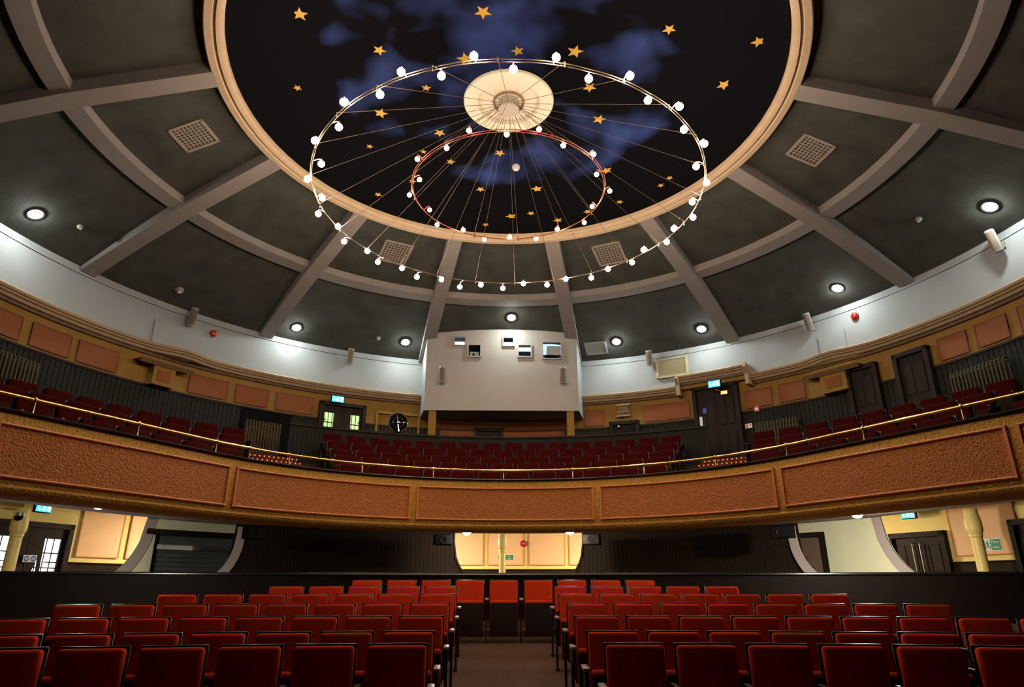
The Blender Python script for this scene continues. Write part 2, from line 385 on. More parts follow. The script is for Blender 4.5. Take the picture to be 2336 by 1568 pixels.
lighting_ring(1.49, 5.82, INN, 12, 'smaller inner suspended copper ring with white and pink bulbs', 12, 'cableb', .036, 7)

# ------------------------------------------------------------------ BACK WALL, upper storey
Z = lambda h: H+h
wall = empty('wall_back', (0, 0, 0), kind='structure')
MB().arc([(RW, Z(4.8)), (RW, Z(6.0))], -100, 100).build('upper_band', 'white', wall)
MB().arc([(RW-.004, Z(5.765)), (RW-.004, Z(5.777))], -100, 100).build('shadow_gap', 'black', wall)
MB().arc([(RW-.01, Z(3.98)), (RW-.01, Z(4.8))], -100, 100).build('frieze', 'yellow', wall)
MB().arc([(RW, Z(2.3)), (RW, Z(4.0))], -100, 100).build('dado_backing', 'dado', wall)
mb = MB(); a = -100.0; dw = .105/8.8*57.3
gaps = [(azu(546, 960), azu(662, 960)), (azu(725, 950), azu(832, 950)), (azu(1583, 950), azu(1700, 950)), (azu(1940, 880), azu(2014, 880)), (azu(2052, 860), azu(2138, 860)), (azu(1083, 980), azu(1148, 980)), (azu(1392, 975), azu(1460, 975))]
while a < 100:
    if not any(g0-.3 < a+dw/2 < g1+.3 for g0, g1 in gaps):
        mb.arc([(RW-.03, Z(2.3)), (RW-.03, Z(3.98))], a+dw*.06, a+dw*.94, 9); mb.arc([(RW-.03, Z(2.3)), (RW, Z(2.3))], a, a+.01, 9)
        for aa in (a+dw*.06, a+dw*.94): mb.arc([(RW-.03, Z(2.3)), (RW-.03, Z(3.98)), (RW, Z(3.98)), (RW, Z(2.3))], aa, aa+.005, 9)
    a += dw
mb.build('dado_board', 'dado', wall, kind='stuff')
MB().arc([(RW-.05, Z(3.97)), (RW-.05, Z(4.01)), (RW, Z(4.02))], -100, 100).build('dado_rail', 'darkwood', wall)
def cornice(a0, a1, dz=0, dr=0, parent=wall, bump=True):
    prof = [(8.86, 4.89), (8.68, 4.89), (8.66, 4.865), (8.67, 4.82), (8.70, 4.81), (8.70, 4.775), (8.735, 4.76), (8.75, 4.71), (8.785, 4.70)]
    k = max(2, int(abs(a1-a0)/2)); V = []; n_ = len(prof)
    for i in range(k+1):
        A = a0+(a1-a0)*i/k; bu = .20*(math.exp(-((A-56)/3.2)**2)+math.exp(-((A+55)/3.2)**2)) if bump else 0
        for r_, z in prof:
            q = r_-bu-dr; V.append((q*sin(R(A)), q*cos(R(A)), Z(z+dz)))
    Fs = [(i*n_+j, (i+1)*n_+j, (i+1)*n_+j+1, i*n_+j+1) for i in range(k) for j in range(n_-1)]
    Fs += [tuple(range(n_)), tuple(k*n_+j for j in range(n_))[::-1]]
    MB().add(V, Fs).build('cornice', 'cornice', parent, smooth=True)
    MB().arc([(8.80-dr, Z(4.70+dz)), (8.785-dr, Z(4.695+dz)), (8.80-dr, Z(4.645+dz)), (8.84-dr, Z(4.64+dz))], a0, a1).build('cornice_groove', 'cornice_dark', parent)
cornice(-100, -13.3); cornice(12.6, 31.3); cornice(42.5, 100)
cornice(31.0, 42.8, .23, .12, bump=False)
for A in (31.0, 42.8):
    MB().arc([(8.60, Z(4.62)), (8.60, Z(5.12)), (8.50, Z(5.12)), (8.47, Z(5.02)), (8.56, Z(4.88)), (8.56, Z(4.62))], A-.24, A+.24, closed=True).build('cornice_return', 'cornice', wall)
    MB().arc([(8.86, Z(4.6)), (8.56, Z(4.6)), (8.56, Z(5.1)), (8.86, Z(5.1))], A-.3, A+.3, closed=True).build('cornice_return', 'cornice', wall)
MB().arc([(8.86, Z(4.775)), (8.72, Z(4.775)), (8.72, Z(4.93)), (8.86, Z(4.93))], 31, 42.8).build('frieze', 'yellow', wall)
def pink_panel(u0, u1, v, h0, h1, parent, r_=RW, pm='pink', lm='line'):
    a0, a1 = azu(u0, v), azu(u1, v); e = .022/r_*57.3
    p = MB().arc([(r_-.02, Z(h0)), (r_-.034, Z(h0)), (r_-.034, Z(h1)), (r_-.02, Z(h1))], a0, a1).build('painted_panel', pm, parent)
    mb = MB()
    for (b0, b1, z0, z1) in ((a0, a1, h0, h0+.018), (a0, a1, h1-.018, h1), (a0, a0+e, h0, h1), (a1-e, a1, h0, h1)):
        mb.arc([(r_-.034, Z(z0)), (r_-.042, Z(z0)), (r_-.042, Z(z1)), (r_-.034, Z(z1))], b0, b1, 3)
    mb.build('outline', lm, p)
for u0, u1, v in [(-120, -62, 690), (-52, 54, 720), (65, 164, 770), (174, 272, 800), (428, 521, 880), (535, 612, 905), (628, 715, 920), (1236+98, 1380, 960), (1470, 1576, 950), (1700, 1764, 910), (1777, 1838, 890), (2141, 2213, 790), (2226, 2308, 760), (2330, 2420, 740)]:
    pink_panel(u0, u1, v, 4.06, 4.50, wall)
for u0, u1, v in [(335, 388, 855), (1882, 1944, 870)]:
    a0, a1 = azu(u0, v), azu(u1, v)
    MB().arc([(RW, Z(4.0)), (8.64, Z(4.0)), (8.64, Z(4.40)), (RW, Z(4.40))], a0, a1, closed=True).build('pilaster', 'yellow', wall)
    MB().arc([(8.62, Z(4.40)), (8.52, Z(4.46)), (8.86, Z(4.46))], a0-2.4, a1+2.4).build('canopy_shelf', 'cornice', wall)
    w_ = a1-a0
    MB().arc([(8.64, Z(4.10)), (8.625, Z(4.10)), (8.625, Z(4.32)), (8.64, Z(4.32))], a0+w_*.2, a1-w_*.2).build('painted_panel', 'pink', wall)
for u0, u1, v, h0, h1 in [(345, 420, 770, 4.9, 5.45), (1868, 1930, 770, 4.9, 5.4)]:
    MB().arc([(RW, Z(h0)), (RW-.04, Z(h0)), (RW-.04, Z(h1)), (RW, Z(h1))], azu(u0, v), azu(u1, v), closed=True).build('boxed_duct', 'white', wall)
# dim recess under the projection booth
for u0, u1 in ((1003, 1080), (1150, 1288)):
    pink_panel(u0, u1, 975, 3.75, 4.25, wall)
MB().arc([(RW-.015, Z(3.5)), (RW-.015, Z(4.0))], azu(997, 985), azu(1292, 985)).build('frieze', 'yellow', wall)
MB().arc([(RW-.015, Z(3.5)), (RW-.015, Z(4.0))], azu(836, 980), azu(976, 985)).build('frieze', 'yellow', wall)
MB().arc([(RW-.015, Z(3.5)), (RW-.015, Z(4.0))], azu(1312, 985), azu(1388, 985)).build('frieze', 'yellow', wall)
a0, a1 = azu(860, 970), azu(952, 970); mb = MB()
mb.arc([(8.86, Z(3.4)), (8.80, Z(3.4)), (8.80, Z(4.36)), (8.86, Z(4.36))], a0-.35, a0, closed=True)
mb.arc([(8.86, Z(3.4)), (8.80, Z(3.4)), (8.80, Z(4.36)), (8.86, Z(4.36))], a1, a1+.35, closed=True)
mb.arc([(8.86, Z(4.30)), (8.78, Z(4.30)), (8.78, Z(4.36)), (8.86, Z(4.36))], a0, a1, closed=True)
mb.build('niche_frame', 'yellow', wall)

# ------------------------------------------------------------------ projection booth
X0, X1, YB, ZB0, ZB1 = -2.09, 1.90, 7.68, Z(4.27), Z(6.52)
booth = empty('projection_booth', (-.1, YB, ZB0), label='white box projection booth with five viewing ports on two yellow posts', cat='booth')
wins = [(-1.36, -1.08, 6.06, 6.28), (-.98, -.67, 5.74, 6.05), (-.05, .20, 6.05, 6.26), (.35, .67, 5.74, 6.05), (1.00, 1.47, 5.69, 6.13)]
def bl(x, y, h): return (x+.1, y-YB, H+h-ZB0)
xs = sorted({X0, X1}|{q for w_ in wins for q in w_[:2]}); hs = sorted({4.27, 6.52}|{q for w_ in wins for q in w_[2:]})
mb = MB()
for xa, xb in zip(xs, xs[1:]):
    run = None
    for ha, hb in zip(hs, hs[1:]):
        mx, mh = (xa+xb)/2, (ha+hb)/2
        if any(w_[0] < mx < w_[1] and w_[2] < mh < w_[3] for w_ in wins): continue
        mb.add([bl(xa, YB, ha), bl(xb, YB, ha), bl(xb, YB, hb), bl(xa, YB, hb)], [(0, 1, 2, 3)])
mb.build('front_face', 'booth', booth)
for x in (X0, X1):
    sg = -1 if x < 0 else 1
    MB().add([bl(x, YB, 4.27), bl(x+sg*.26, 8.75, 4.27), bl(x+sg*.26, 8.75, 6.52), bl(x, YB, 6.52)], [(0, 1, 2, 3)]).build('side_face', 'white', booth)
MB().add([bl(X0, YB, 4.27), bl(X1, YB, 4.27), bl(X1+.26, 8.75, 4.27), bl(X0-.26, 8.75, 4.27)], [(0, 1, 2, 3)]).build('underside', 'boothroom', booth)
MB().add([bl(X0, 8.55, 4.27), bl(X1, 8.55, 4.27), bl(X1, 8.55, 6.5), bl(X0, 8.55, 6.5)], [(0, 1, 2, 3)]).build('inner_wall', 'boothroom', booth)
for x0, x1, h0, h1 in wins:
    f = MB(); t = .035
    for bx in ((x0-t, x1+t, h1, h1+t), (x0-t, x1+t, h0-t, h0), (x0-t, x0, h0, h1), (x1, x1+t, h0, h1)):
        f.box(bl((bx[0]+bx[1])/2, YB-.01, (bx[2]+bx[3])/2), (bx[1]-bx[0], .07, bx[3]-bx[2]))
    f.build('port_frame', 'booth', booth)
mb = MB(); mb.box(bl(-1.23, 7.86, 6.165), (.25, .04, .085)); mb.build('tube_light', 'tube', booth)
mb = MB(); mb.box(bl(.08, 7.86, 6.15), (.25, .04, .11)); mb.build('lit_panel', 'bluewin', booth)
mb = MB(); mb.box(bl(.55, 8.3, 6.16), (.42, .06, .085)); mb.build('tube_light', 'tube', booth)
mb = MB(); mb.box(bl(1.27, 8.12, 6.10), (.52, .04, .30)); mb.build('lit_panel', 'bluewin', booth)
pj = bevel_box((.36, .30, .26), .02, 2, c=bl(1.30, 7.98, 5.97)).build('projector', 'projector', booth)
MB().box(bl(1.22, 7.9, 5.79), (.30, .2, .07)).build('projector_foot', 'black', pj)
mb = MB(); mb.box(bl(-.84, 8.05, 5.87), (.24, .1, .22)); pj2 = mb.build('projector', 'projector', booth)
mb = MB()
for dx, dz, rr in ((-.05, -.06, .045), (.05, -.07, .035), (-.02, .03, .03)):
    mb.lathe([(0, 0), (rr, 0), (rr, .03)], 14, Matrix.Translation(Vector(bl(-.84+dx, 7.97, 5.87+dz))) @ Matrix.Rotation(-pi/2, 4, 'X'))
mb.build('lens', 'black', pj2)
for x0, x1 in ((-1.97, -1.78), (1.59, 1.77)):
    MB().box(bl((x0+x1)/2, 7.82, 3.45), (x1-x0, .22, 1.64)).build('post', 'yellow', booth)

# ------------------------------------------------------------------ doors
def drape(mb, pts, y0, y1): mb.prism(pts, y0, y1)
def glazed_leaf(parent, xc, w_, h_, sgn, pane_m, frame_m='doorwood', rows=5, z0=.0):
    """door leaf with a wide window of small panes and a wavy solid piece across it; sgn=+1 outer side to the right"""
    y = -.0; st = w_*.10
    gx0, gx1, gz0, gz1 = xc-w_/2+st, xc+w_/2-st, h_*.16, h_*.90
    lf = MB()
    for x0, x1, q0, q1 in ((xc-w_/2, gx0, 0, h_), (gx1, xc+w_/2, 0, h_), (gx0, gx1, 0, gz0), (gx0, gx1, gz1, h_)):
        lf.box(((x0+x1)/2, y, z0+(q0+q1)/2), (x1-x0, .05, q1-q0))
    leaf = lf.build('leaf', frame_m, parent)
    cols = 4; cw = (gx1-gx0)/cols; rh = (gz1-gz0)/rows
    for i in range(cols):
        for j in range(rows):
            MB().box((gx0+(i+.5)*cw, y+.004, z0+gz0+(j+.5)*rh), (cw*.9, .01, rh*.93)).build('pane', pane_m, leaf)
    g = MB()
    for i in range(1, cols): g.box((gx0+i*cw, y, z0+(gz0+gz1)/2), (cw*.11, .03, gz1-gz0))
    for j in range(1, rows): g.box(((gx0+gx1)/2, y, z0+gz0+j*rh), (gx1-gx0, .03, rh*.08))
    g.build('glazing_bar', frame_m, leaf)
    W, T = gx1-gx0, gz1-gz0
    q = lambda fx, fz: (xc+sgn*(fx-.5)*W, z0+gz0+fz*T)
    drp = [q(0, 1.0), q(.40, 1.0), q(.41, .85), q(.43, .62), q(.48, .35), q(.53, .15), q(.50, 0), q(.30, 0), q(.31, .3), q(.31, .55), q(.27, .76), q(.12, .45), q(0, .10)]
    MB().prism(drp, y-.028, y-.012).build('curved_panel', frame_m, leaf)
    return leaf
def wall_frame(aa, r_, z): return (r_*sin(R(aa)), r_*cos(R(aa)), z), -R(aa)
def door(n_, u0, u1, v, ztop, zbot, style, r_=8.80, trim='doorwood', pane=None, handle=None):
    a0, a1 = azu(u0, v), azu(u1, v); am = (a0+a1)/2; wid = 2*r_*sin(R(a1-a0)/2)
    loc, rz = wall_frame(am, r_, zbot); d = empty('door_%d' % n_, loc, rz, kind='structure')
    h_ = ztop-zbot; t = .09; f = MB()
    f.box((-wid/2+t/2, -.02, h_/2), (t, .14, h_)); f.box((wid/2-t/2, -.02, h_/2), (t, .14, h_)); f.box((0, -.02, h_-t/2), (wid, .14, t))
    f.build('frame', trim, d)
    MB().box((0, .045, h_/2), (wid-2*t, .01, h_)).build('backing', 'black', d)
    iw, ih = wid-2*t, h_-t
    if style == 'glazed':
        for sg in (-1, 1): glazed_leaf(d, sg*iw/4, iw/2-.01, ih, sg, pane)
    elif style == 'double':
        for sg in (-1, 1):
            lf = MB().box((sg*iw/4, 0, ih/2), (iw/2-.008, .045, ih)).build('leaf', trim, d)
            for k in range(2):
                for z_ in (ih*.28, ih*.73):
                    bevel_box((iw*.17, .02, ih*.36), .008, 1, c=(sg*iw/4+(k-.5)*iw*.22, -.026, z_)).build('raised_panel', trim, lf)
            if handle:
                hb = MB().tube([(sg*.07, -.03, .55), (sg*.07, -.09, .57), (sg*.07, -.09, ih-.12), (sg*.07, -.03, ih-.10)], .012, 8)
                hb.build('bar_handle', 'chrome', lf, smooth=True)
    else:
        lf = MB().box((0, 0, ih/2), (iw-.01, .045, ih)).build('leaf', trim, d)
        for k in range(2):
            for z_ in (ih*.26, ih*.73):
                bevel_box((iw*.34, .02, ih*.36), .008, 1, c=((k-.5)*iw*.45, -.026, z_)).build('raised_panel', trim, lf)
        MB().tube([(-iw*.40, -.025, ih*.47), (-iw*.40, -.07, ih*.47), (-iw*.28, -.07, ih*.47)], .012, 8).build('handle', 'brass', lf)
    return d, wid, h_
door(1, 725, 832, 950, Z(4.45), Z(2.6), 'glazed', pane='greenpane')
d4, w4, h4 = door(2, 1587, 1694, 950, Z(4.78), Z(2.6), 'double', r_=8.78)
MB().box((-w4*.36, -.045, 1.20), (.07, .02, .42)).build('push_plate', 'paper', d4)
MB().box((-w4*.26, -.04, 1.55), (.10, .012, .13)).build('blue_notice', 'blue', d4)
MB().box((w4*.22, -.08, 1.92), (.16, .08, .09)).build('door_closer', 'brass', d4)
MB().tube([(w4*.22, -.1, 1.94), (w4*.05, -.14, 2.02)], .012, 6).build('closer_arm', 'steel', d4)
door(3, 1940, 2014, 880, Z(4.45), Z(2.6), 'single')
door(4, 2052, 2138, 860, Z(4.45), Z(2.6), 'single')
door(5, 1083, 1148, 980, Z(4.05), Z(2.6), 'single')
d6, w6, h6 = door(6, 1392, 1460, 975, Z(4.12), Z(2.6), 'single', trim='dado')
MB().sphere((-w6*.18, -.09, 1.36), .045, 12, 8).build('lantern', 'brass', d6)
# foyer doors
door(7, -48, 152, 1250, Z(1.07), Z(-.70), 'glazed', pane='daylight')
door(8, 2034, 2166, 1240, Z(.98), Z(-.70), 'double', handle=True)
door(9, 2322, 2470, 1240, Z(1.06), Z(-.70), 'double')

# ------------------------------------------------------------------ FOYER WALL below the balcony
wf = empty('wall_foyer', (0, 0, 0), kind='structure')
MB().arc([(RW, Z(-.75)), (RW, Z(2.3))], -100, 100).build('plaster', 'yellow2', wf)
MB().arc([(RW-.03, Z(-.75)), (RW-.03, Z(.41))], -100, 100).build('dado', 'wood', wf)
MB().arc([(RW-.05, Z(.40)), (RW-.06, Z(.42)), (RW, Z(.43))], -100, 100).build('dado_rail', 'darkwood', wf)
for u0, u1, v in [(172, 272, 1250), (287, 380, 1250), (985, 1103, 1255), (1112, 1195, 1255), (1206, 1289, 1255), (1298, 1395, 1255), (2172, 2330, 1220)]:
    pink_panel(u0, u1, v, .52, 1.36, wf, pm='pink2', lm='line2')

# ------------------------------------------------------------------ FLOORS
g = MB(); xs = [i*.75-10.5 for i in range(29)]; ys = [-11.25+i*.45 for i in range(46)]
V = []; Fs = []
for y in ys:
    for x in xs: V.append((x, y, floor_z(x, y)))
for j in range(len(ys)-1):
    for i in range(len(xs)-1):
        xm, ym = (xs[i]+xs[i+1])/2, (ys[j]+ys[j+1])/2
        if ym > 0 and math.hypot(xm, ym) > 9.6: continue
        Fs.append((j*29+i, j*29+i+1, (j+1)*29+i+1, (j+1)*29+i))
g.add(V, Fs); fl = g.build('floor', 'carpet', kind='structure', smooth=True)

# stalls step under the last row and the balustrade behind it
RB0 = 24.05
st = MB().arc([(23.62, Z(-.80)), (23.62, Z(-.635)), (24.08, Z(-.625))], -24, 24, 1, cx=SC[0], cy=SC[1]).build('trim_1', 'carpet', kind='structure')
bal = empty('stalls_balustrade', (SC[0], SC[1]+RB0, Z(-.64)), label='long low dark wooden balustrade behind the rear stalls row', cat='balustrade')
mb = MB()
MB().arc([(RB0, 0), (RB0, .83), (RB0+.06, .83), (RB0+.06, 0)], -24, 24, 1, closed=True, cy=-RB0).build('panelling', 'balust', bal)
MB().arc([(RB0-.03, .825), (RB0-.03, .85), (RB0-.02, .862), (RB0+.08, .862), (RB0+.09, .85), (RB0+.09, .825)], -24, 24, 1, closed=True, cy=-RB0).build('cap_rail', 'ledge', bal, smooth=True)
MB().arc([(RB0-.012, .02), (RB0-.012, .12), (RB0, .13)], -24, 24, 1, cy=-RB0).build('skirting', 'carpet', bal)

# ------------------------------------------------------------------ timber screen under the balcony, board by board
screen = empty('wall_screen', (0, 0, 0), kind='structure')
OFFS = 2.05
def s_at(u, v, off):
    lo, hi = .3, 3.5
    for _ in range(40):
        mid = (lo+hi)/2
        if to_front(at_h(u, v, H+mid))[0] < off: lo = mid
        else: hi = mid
    p = at_h(u, v, H+lo); return to_front(p)[1]
sL0, sL1 = s_at(541, 1200, OFFS), s_at(1035, 1228, OFFS)
sR0, sR1 = s_at(1331, 1228, OFFS), s_at(1815, 1195, OFFS)
TOPZ = 1.09
def swoop(t, a, b_, z0):                       # t metres into the opening
    if t >= a: return -9
    return z0-b_*math.sqrt(max(0, 1-(1-t/a)**2))
kf = (RF+OFFS)/RF
def boards(s0, s1, sides):
    w_ = .088/kf; s_ = s0-(.62 if sides[0] else 0)
    e = s1+(.62 if sides[1] else 0)
    while s_ < e:
        c = s_+w_/2; ht = TOPZ
        if c < s0: ht = swoop((s0-c)*kf, .62, .80, .86)
        if c > s1: ht = swoop((c-s1)*kf, .62, .80, .86)
        if ht > -.4:
            x, y, a_ = front(c, OFFS); z0 = Z(-.72); z1 = Z(ht)+.012
            MB().box((0, 0, (z1-z0)/2), (w_*kf*.93, .02, z1-z0)).build('board', 'wood', screen, loc=(x, y, z0), rotz=-a_)
        s_ += w_
boards(sL0, sL1, (1, 1)); boards(sR0, sR1, (1, 1))
for q0, q1 in ((sL0, sL1), (sR0, sR1)):
    MB().sweep([(OFFS+.03, Z(-.72)), (OFFS+.03, Z(TOPZ))], q0, q1).build('backing', 'black', screen)
    for e_, sg_ in ((q0, -1), (q1, 1)):
        V = []
        for i in range(15):
            t = .60*i/14; hh = swoop(t, .62, .80, .86) if i else TOPZ
            for z_ in (Z(-.72), Z(hh)):
                x, y, _a = front(e_+sg_*t/kf, OFFS+.03); V.append((x, y, z_))
        MB().add(V, [(2*i, 2*i+2, 2*i+3, 2*i+1) for i in range(14)]).build('backing', 'black', screen)
def edging(sedge, dirn, off, a_, b_, z0, ztop, mname, width=.16, name='swoop_edging', kfac=None, parent=screen):
    k = (RF+off)/RF if kfac is None else kfac
    pts = [(0, ztop)]+[(a_*i/16, swoop(a_*i/16, a_, b_, z0)) for i in range(0, 16)]+[(a_*.995, z0-b_*.997)]
    V = []
    for t, z in pts:
        for o_ in (off-width/2, off+width/2):
            x, y, _a = front(sedge+dirn*t/k, o_); V.append((x, y, Z(z)))
    n_ = len(pts); V2 = []
    for t, z in pts:
        for o_ in (off-width/2, off+width/2):
            x, y, _a = front(sedge+dirn*(t+.025)/k, o_); V2.append((x, y, Z(z+.02)))
    Fs = [(2*i, 2*i+1, 2*i+3, 2*i+2) for i in range(n_-1)]; m0 = 2*n_
    Fs += [(m0+2*i, m0+2*i+1, m0+2*i+3, m0+2*i+2) for i in range(n_-1)]
    Fs += [(2*i, 2*i+2, m0+2*i+2, m0+2*i) for i in range(n_-1)]+[(2*i+1, m0+2*i+1, m0+2*i+3, 2*i+3) for i in range(n_-1)]
    return MB().add(V+V2, Fs).build(name, mname, parent, smooth=True)
edging(sL1, 1, OFFS-.02, .62, .80, .86, TOPZ, 'darkwood', .08); edging(sR0, -1, OFFS-.02, .62, .80, .86, TOPZ, 'darkwood', .08)
def plate(sedge, dirn, off, a_, b_, z0, ztop, wd, mname, name='edge_plate', parent=screen):
    """flat plate facing the hall that follows the swoop"""
    k = (RF+off)/RF; pts = [(-0.0, ztop), (0, z0)]+[(a_*i/20, swoop(a_*i/20, a_, b_, z0)) for i in range(1, 20)]
    V = []; n_ = len(pts)
    for i, (t, z) in enumerate(pts):
        t1, z1 = pts[min(i+1, n_-1)]; tp, zp = pts[max(i-1, 0)]; dx, dz = t1-tp, z1-zp; l = math.hypot(dx, dz) or 1
        nx, nz = dz/l*wd, -dx/l*wd      # towards the solid side
        for (tt, zz) in ((t, z), (t+nx, z+nz)):
            for o_ in (off, off+.04):
                x, y, _a = front(sedge+dirn*tt/k, o_); V.append((x, y, Z(zz)))
    Fs = []
    for i in range(n_-1):
        o_ = 4*i
        Fs += [(o_, o_+4, o_+6, o_+2), (o_+1, o_+3, o_+7, o_+5), (o_, o_+1, o_+5, o_+4), (o_+2, o_+6, o_+7, o_+3)]
    MB().add(V, Fs).build(name, mname, parent)
plate(sL0, -1, OFFS-.07, .62, .80, .90, 1.02, .15, 'band'); plate(sR1, 1, OFFS-.07, .62, .80, .90, 1.02, .15, 'band')
# side bays: cream wing walls with their own swoops, the shuttered hatch, the brown door
OW = 2.75
wing = empty('wall_wing', (0, 0, 0), kind='structure')
def wing_wall(s_in, s_edge, dirn, name):
    """cream wall from s_in to s_edge, flaring beyond the edge with a swoop"""
    k = (RF+OW)/RF; V = []; pts = []
    a_, b_ = 1.0, 1.15; z0 = 1.14
    out = [(s_in, -.72), (s_in, 1.2), (s_edge, 1.2)]+[(s_edge+dirn*(a_*i/14)/k, swoop(a_*i/14, a_, b_, z0)) for i in range(0, 14)]+[(s_edge+dirn*a_/k, z0-b_), (s_edge+dirn*a_/k, -.72)]
    # strips so the curve is followed
    tops = [(s_in, 1.2), ((s_in+s_edge)/2, 1.2), (s_edge, 1.2)]+out[3:-1]
    for s_, z in tops:
        x, y, _a = front(s_, OW)
        V += [(x, y, Z(-.72)), (x, y, Z(z))]
    MB().add(V, [(2*i, 2*i+2, 2*i+3, 2*i+1) for i in range(len(tops)-1)]).build('wing_panel', 'cream', wing)
    plate(s_edge, dirn, OW-.05, a_, b_, z0, 1.15, .16, 'band', parent=wing)
sWL, sWR = s_at(335, 1190, OW), s_at(2012, 1190, OW)
sHL0, sHL1 = s_at(352, 1240, OW), s_at(540, 1240, OW)
sDR0, sDR1 = s_at(1800, 1240, OW), s_at(1884, 1240, OW)
wing_wall(sHL0, sWL, -1, 'left'); wing_wall(sDR1, sWR, 1, 'right')
MB().sweep([(OW, Z(.92)), (OW, Z(1.3))], sHL0, sHL1+.6).build('wing_panel', 'cream', wing)
MB().sweep([(OW, Z(.95)), (OW, Z(1.3))], sDR0-.6, sDR1).build('wing_panel', 'cream', wing)
hatch = empty('shutter_hatch', (*front((sHL0+sHL1)/2, OW)[:2], Z(-.7)), label='grey roller shutter hatch with steel rail at the left of the dark screen', cat='shutter')
def rel(mb, o): mb.v = [(x-o.location.x, y-o.location.y, z-o.location.z) for x, y, z in mb.v]; return mb
rel(MB().sweep([(OW+.05, Z(-.7)), (OW+.05, Z(.92))], sHL0, sHL1+.6), hatch).build('shutter_curtain', 'shutter', hatch)
for k in range(7):
    rel(MB().sweep([(OW+.045, Z(.10+k*.075)), (OW+.03, Z(.12+k*.075)), (OW+.045, Z(.14+k*.075))], sHL0, sHL1+.6), hatch).build('slat', 'shutter', hatch)
rel(MB().sweep([(OW-.10, Z(.86)), (OW-.10, Z(.95)), (OW+.04, Z(.95)), (OW+.04, Z(.86))], sHL0-.12, sHL1+.6, closed=True), hatch).build('head_box', 'darkwood', hatch)
rel(MB().sweep([(OW-.02, Z(.62)), (OW-.02, Z(.70)), (OW+.03, Z(.70)), (OW+.03, Z(.62))], sHL0+.03, sHL1+.6, closed=True), hatch).build('steel_rail', 'steel', hatch)
rel(MB().sweep([(OW-.02, Z(-.7)), (OW-.02, Z(.88)), (OW+.03, Z(.88)), (OW+.03, Z(-.7))], sHL0, sHL0+.035, closed=True), hatch).build('jamb', 'black', hatch)
bd = empty('door_10', (*front((sDR0+sDR1)/2, OW)[:2], Z(-.7)), kind='structure')
rel(MB().sweep([(OW+.03, Z(-.7)), (OW+.03, Z(.88))], sDR0-.6, sDR1-.04), bd).build('leaf', 'browndoor', bd)
rel(MB().sweep([(OW-.03, Z(.86)), (OW-.03, Z(.95)), (OW+.03, Z(.95)), (OW+.03, Z(.86))], sDR0-.6, sDR1, closed=True), bd).build('frame_head', 'doorwood', bd)
rel(MB().sweep([(OW-.03, Z(-.7)), (OW-.03, Z(.95)), (OW+.03, Z(.95)), (OW+.03, Z(-.7))], sDR1-.06, sDR1, closed=True), bd).build('frame_jamb', 'doorwood', bd)

# ------------------------------------------------------------------ BALCONY
bc = empty('balcony', (0, 3.42, Z(.96)), kind='structure')
def brel(mb): return rel(mb, bc)
brel(MB().sweep([(.35, Z(.94)), (.06, Z(.955)), (.0, Z(.99)), (-.02, Z(1.03)), (.02, Z(1.06)), (.0, Z(1.10)), (0, Z(1.80)), (.02, Z(1.84)), (.25, Z(1.84))], -SMAX, SMAX, .2)).build('fascia', 'gold', bc, smooth=True)
HW = 1.68; mull = [-8.25, -4.93, -1.69, 1.66, 4.92, 8.2]
for s0, s1 in zip([-9.6]+mull, mull+[9.6]):
    s0 += .07; s1 -= .07
    f = brel(MB().sweep([(.0, Z(1.135)), (-.012, Z(1.135)), (-.012, Z(1.695)), (.0, Z(1.695))], s0, s1, .2)).build('stucco_panel', 'orange', bc)
    pr = lambda z: [(-.01, Z(z)), (-.035, Z(z+.004)), (-.042, Z(z+.016)), (-.035, Z(z+.03)), (-.01, Z(z+.034))]
    brel(MB().sweep(pr(1.12), s0-.02, s1+.02, .2)).build('moulding', 'mould', f, smooth=True)
    brel(MB().sweep(pr(1.68), s0-.02, s1+.02, .2)).build('moulding', 'mould', f, smooth=True)
    for ss in (s0, s1):
        brel(MB().sweep([(.0, Z(1.12)), (-.038, Z(1.12)), (-.038, Z(1.714)), (0, Z(1.714))], ss-.017, ss+.017, .2, True)).build('moulding', 'mould', f)
brel(MB().sweep([(.25, Z(1.84)), (-.03, Z(1.84)), (-.045, Z(1.855)), (-.03, Z(1.872)), (.25, Z(1.875))], -SMAX, SMAX, .2)).build('ledge', 'ledge', bc, smooth=True)
brel(MB().sweep([(.25, Z(1.875)), (.25, Z(1.25))], -SMAX, SMAX, .2)).build('parapet_inner', 'tier', bc)
brel(MB().sweep([(.30, Z(.965)), (lambda s: wall_off(s)*.5, Z(1.10)), (lambda s: wall_off(s)+.02, Z(1.36))], -SMAX, SMAX, .2)).build('soffit', 'soffit', bc)
ROWS = [(.70, 2.12), (1.40, 2.41), (2.10, 2.67), (2.80, 2.97), (3.40, 3.25)]
tiers = [(.25, 1.05, 1.26), (1.05, 1.75, 1.55), (1.75, 2.45, 1.81), (2.45, 3.08, 2.11), (3.08, 3.80, 2.39)]
prof = []
for a_, c, h in tiers: prof += [(a_, Z(h)), (c, Z(h))]
prof += [(3.80, Z(2.6)), (lambda s: wall_off(s)+.02, Z(2.6))]
brel(MB().sweep(prof, -SMAX, SMAX, .2)).build('stepped_floor', 'tier', bc)
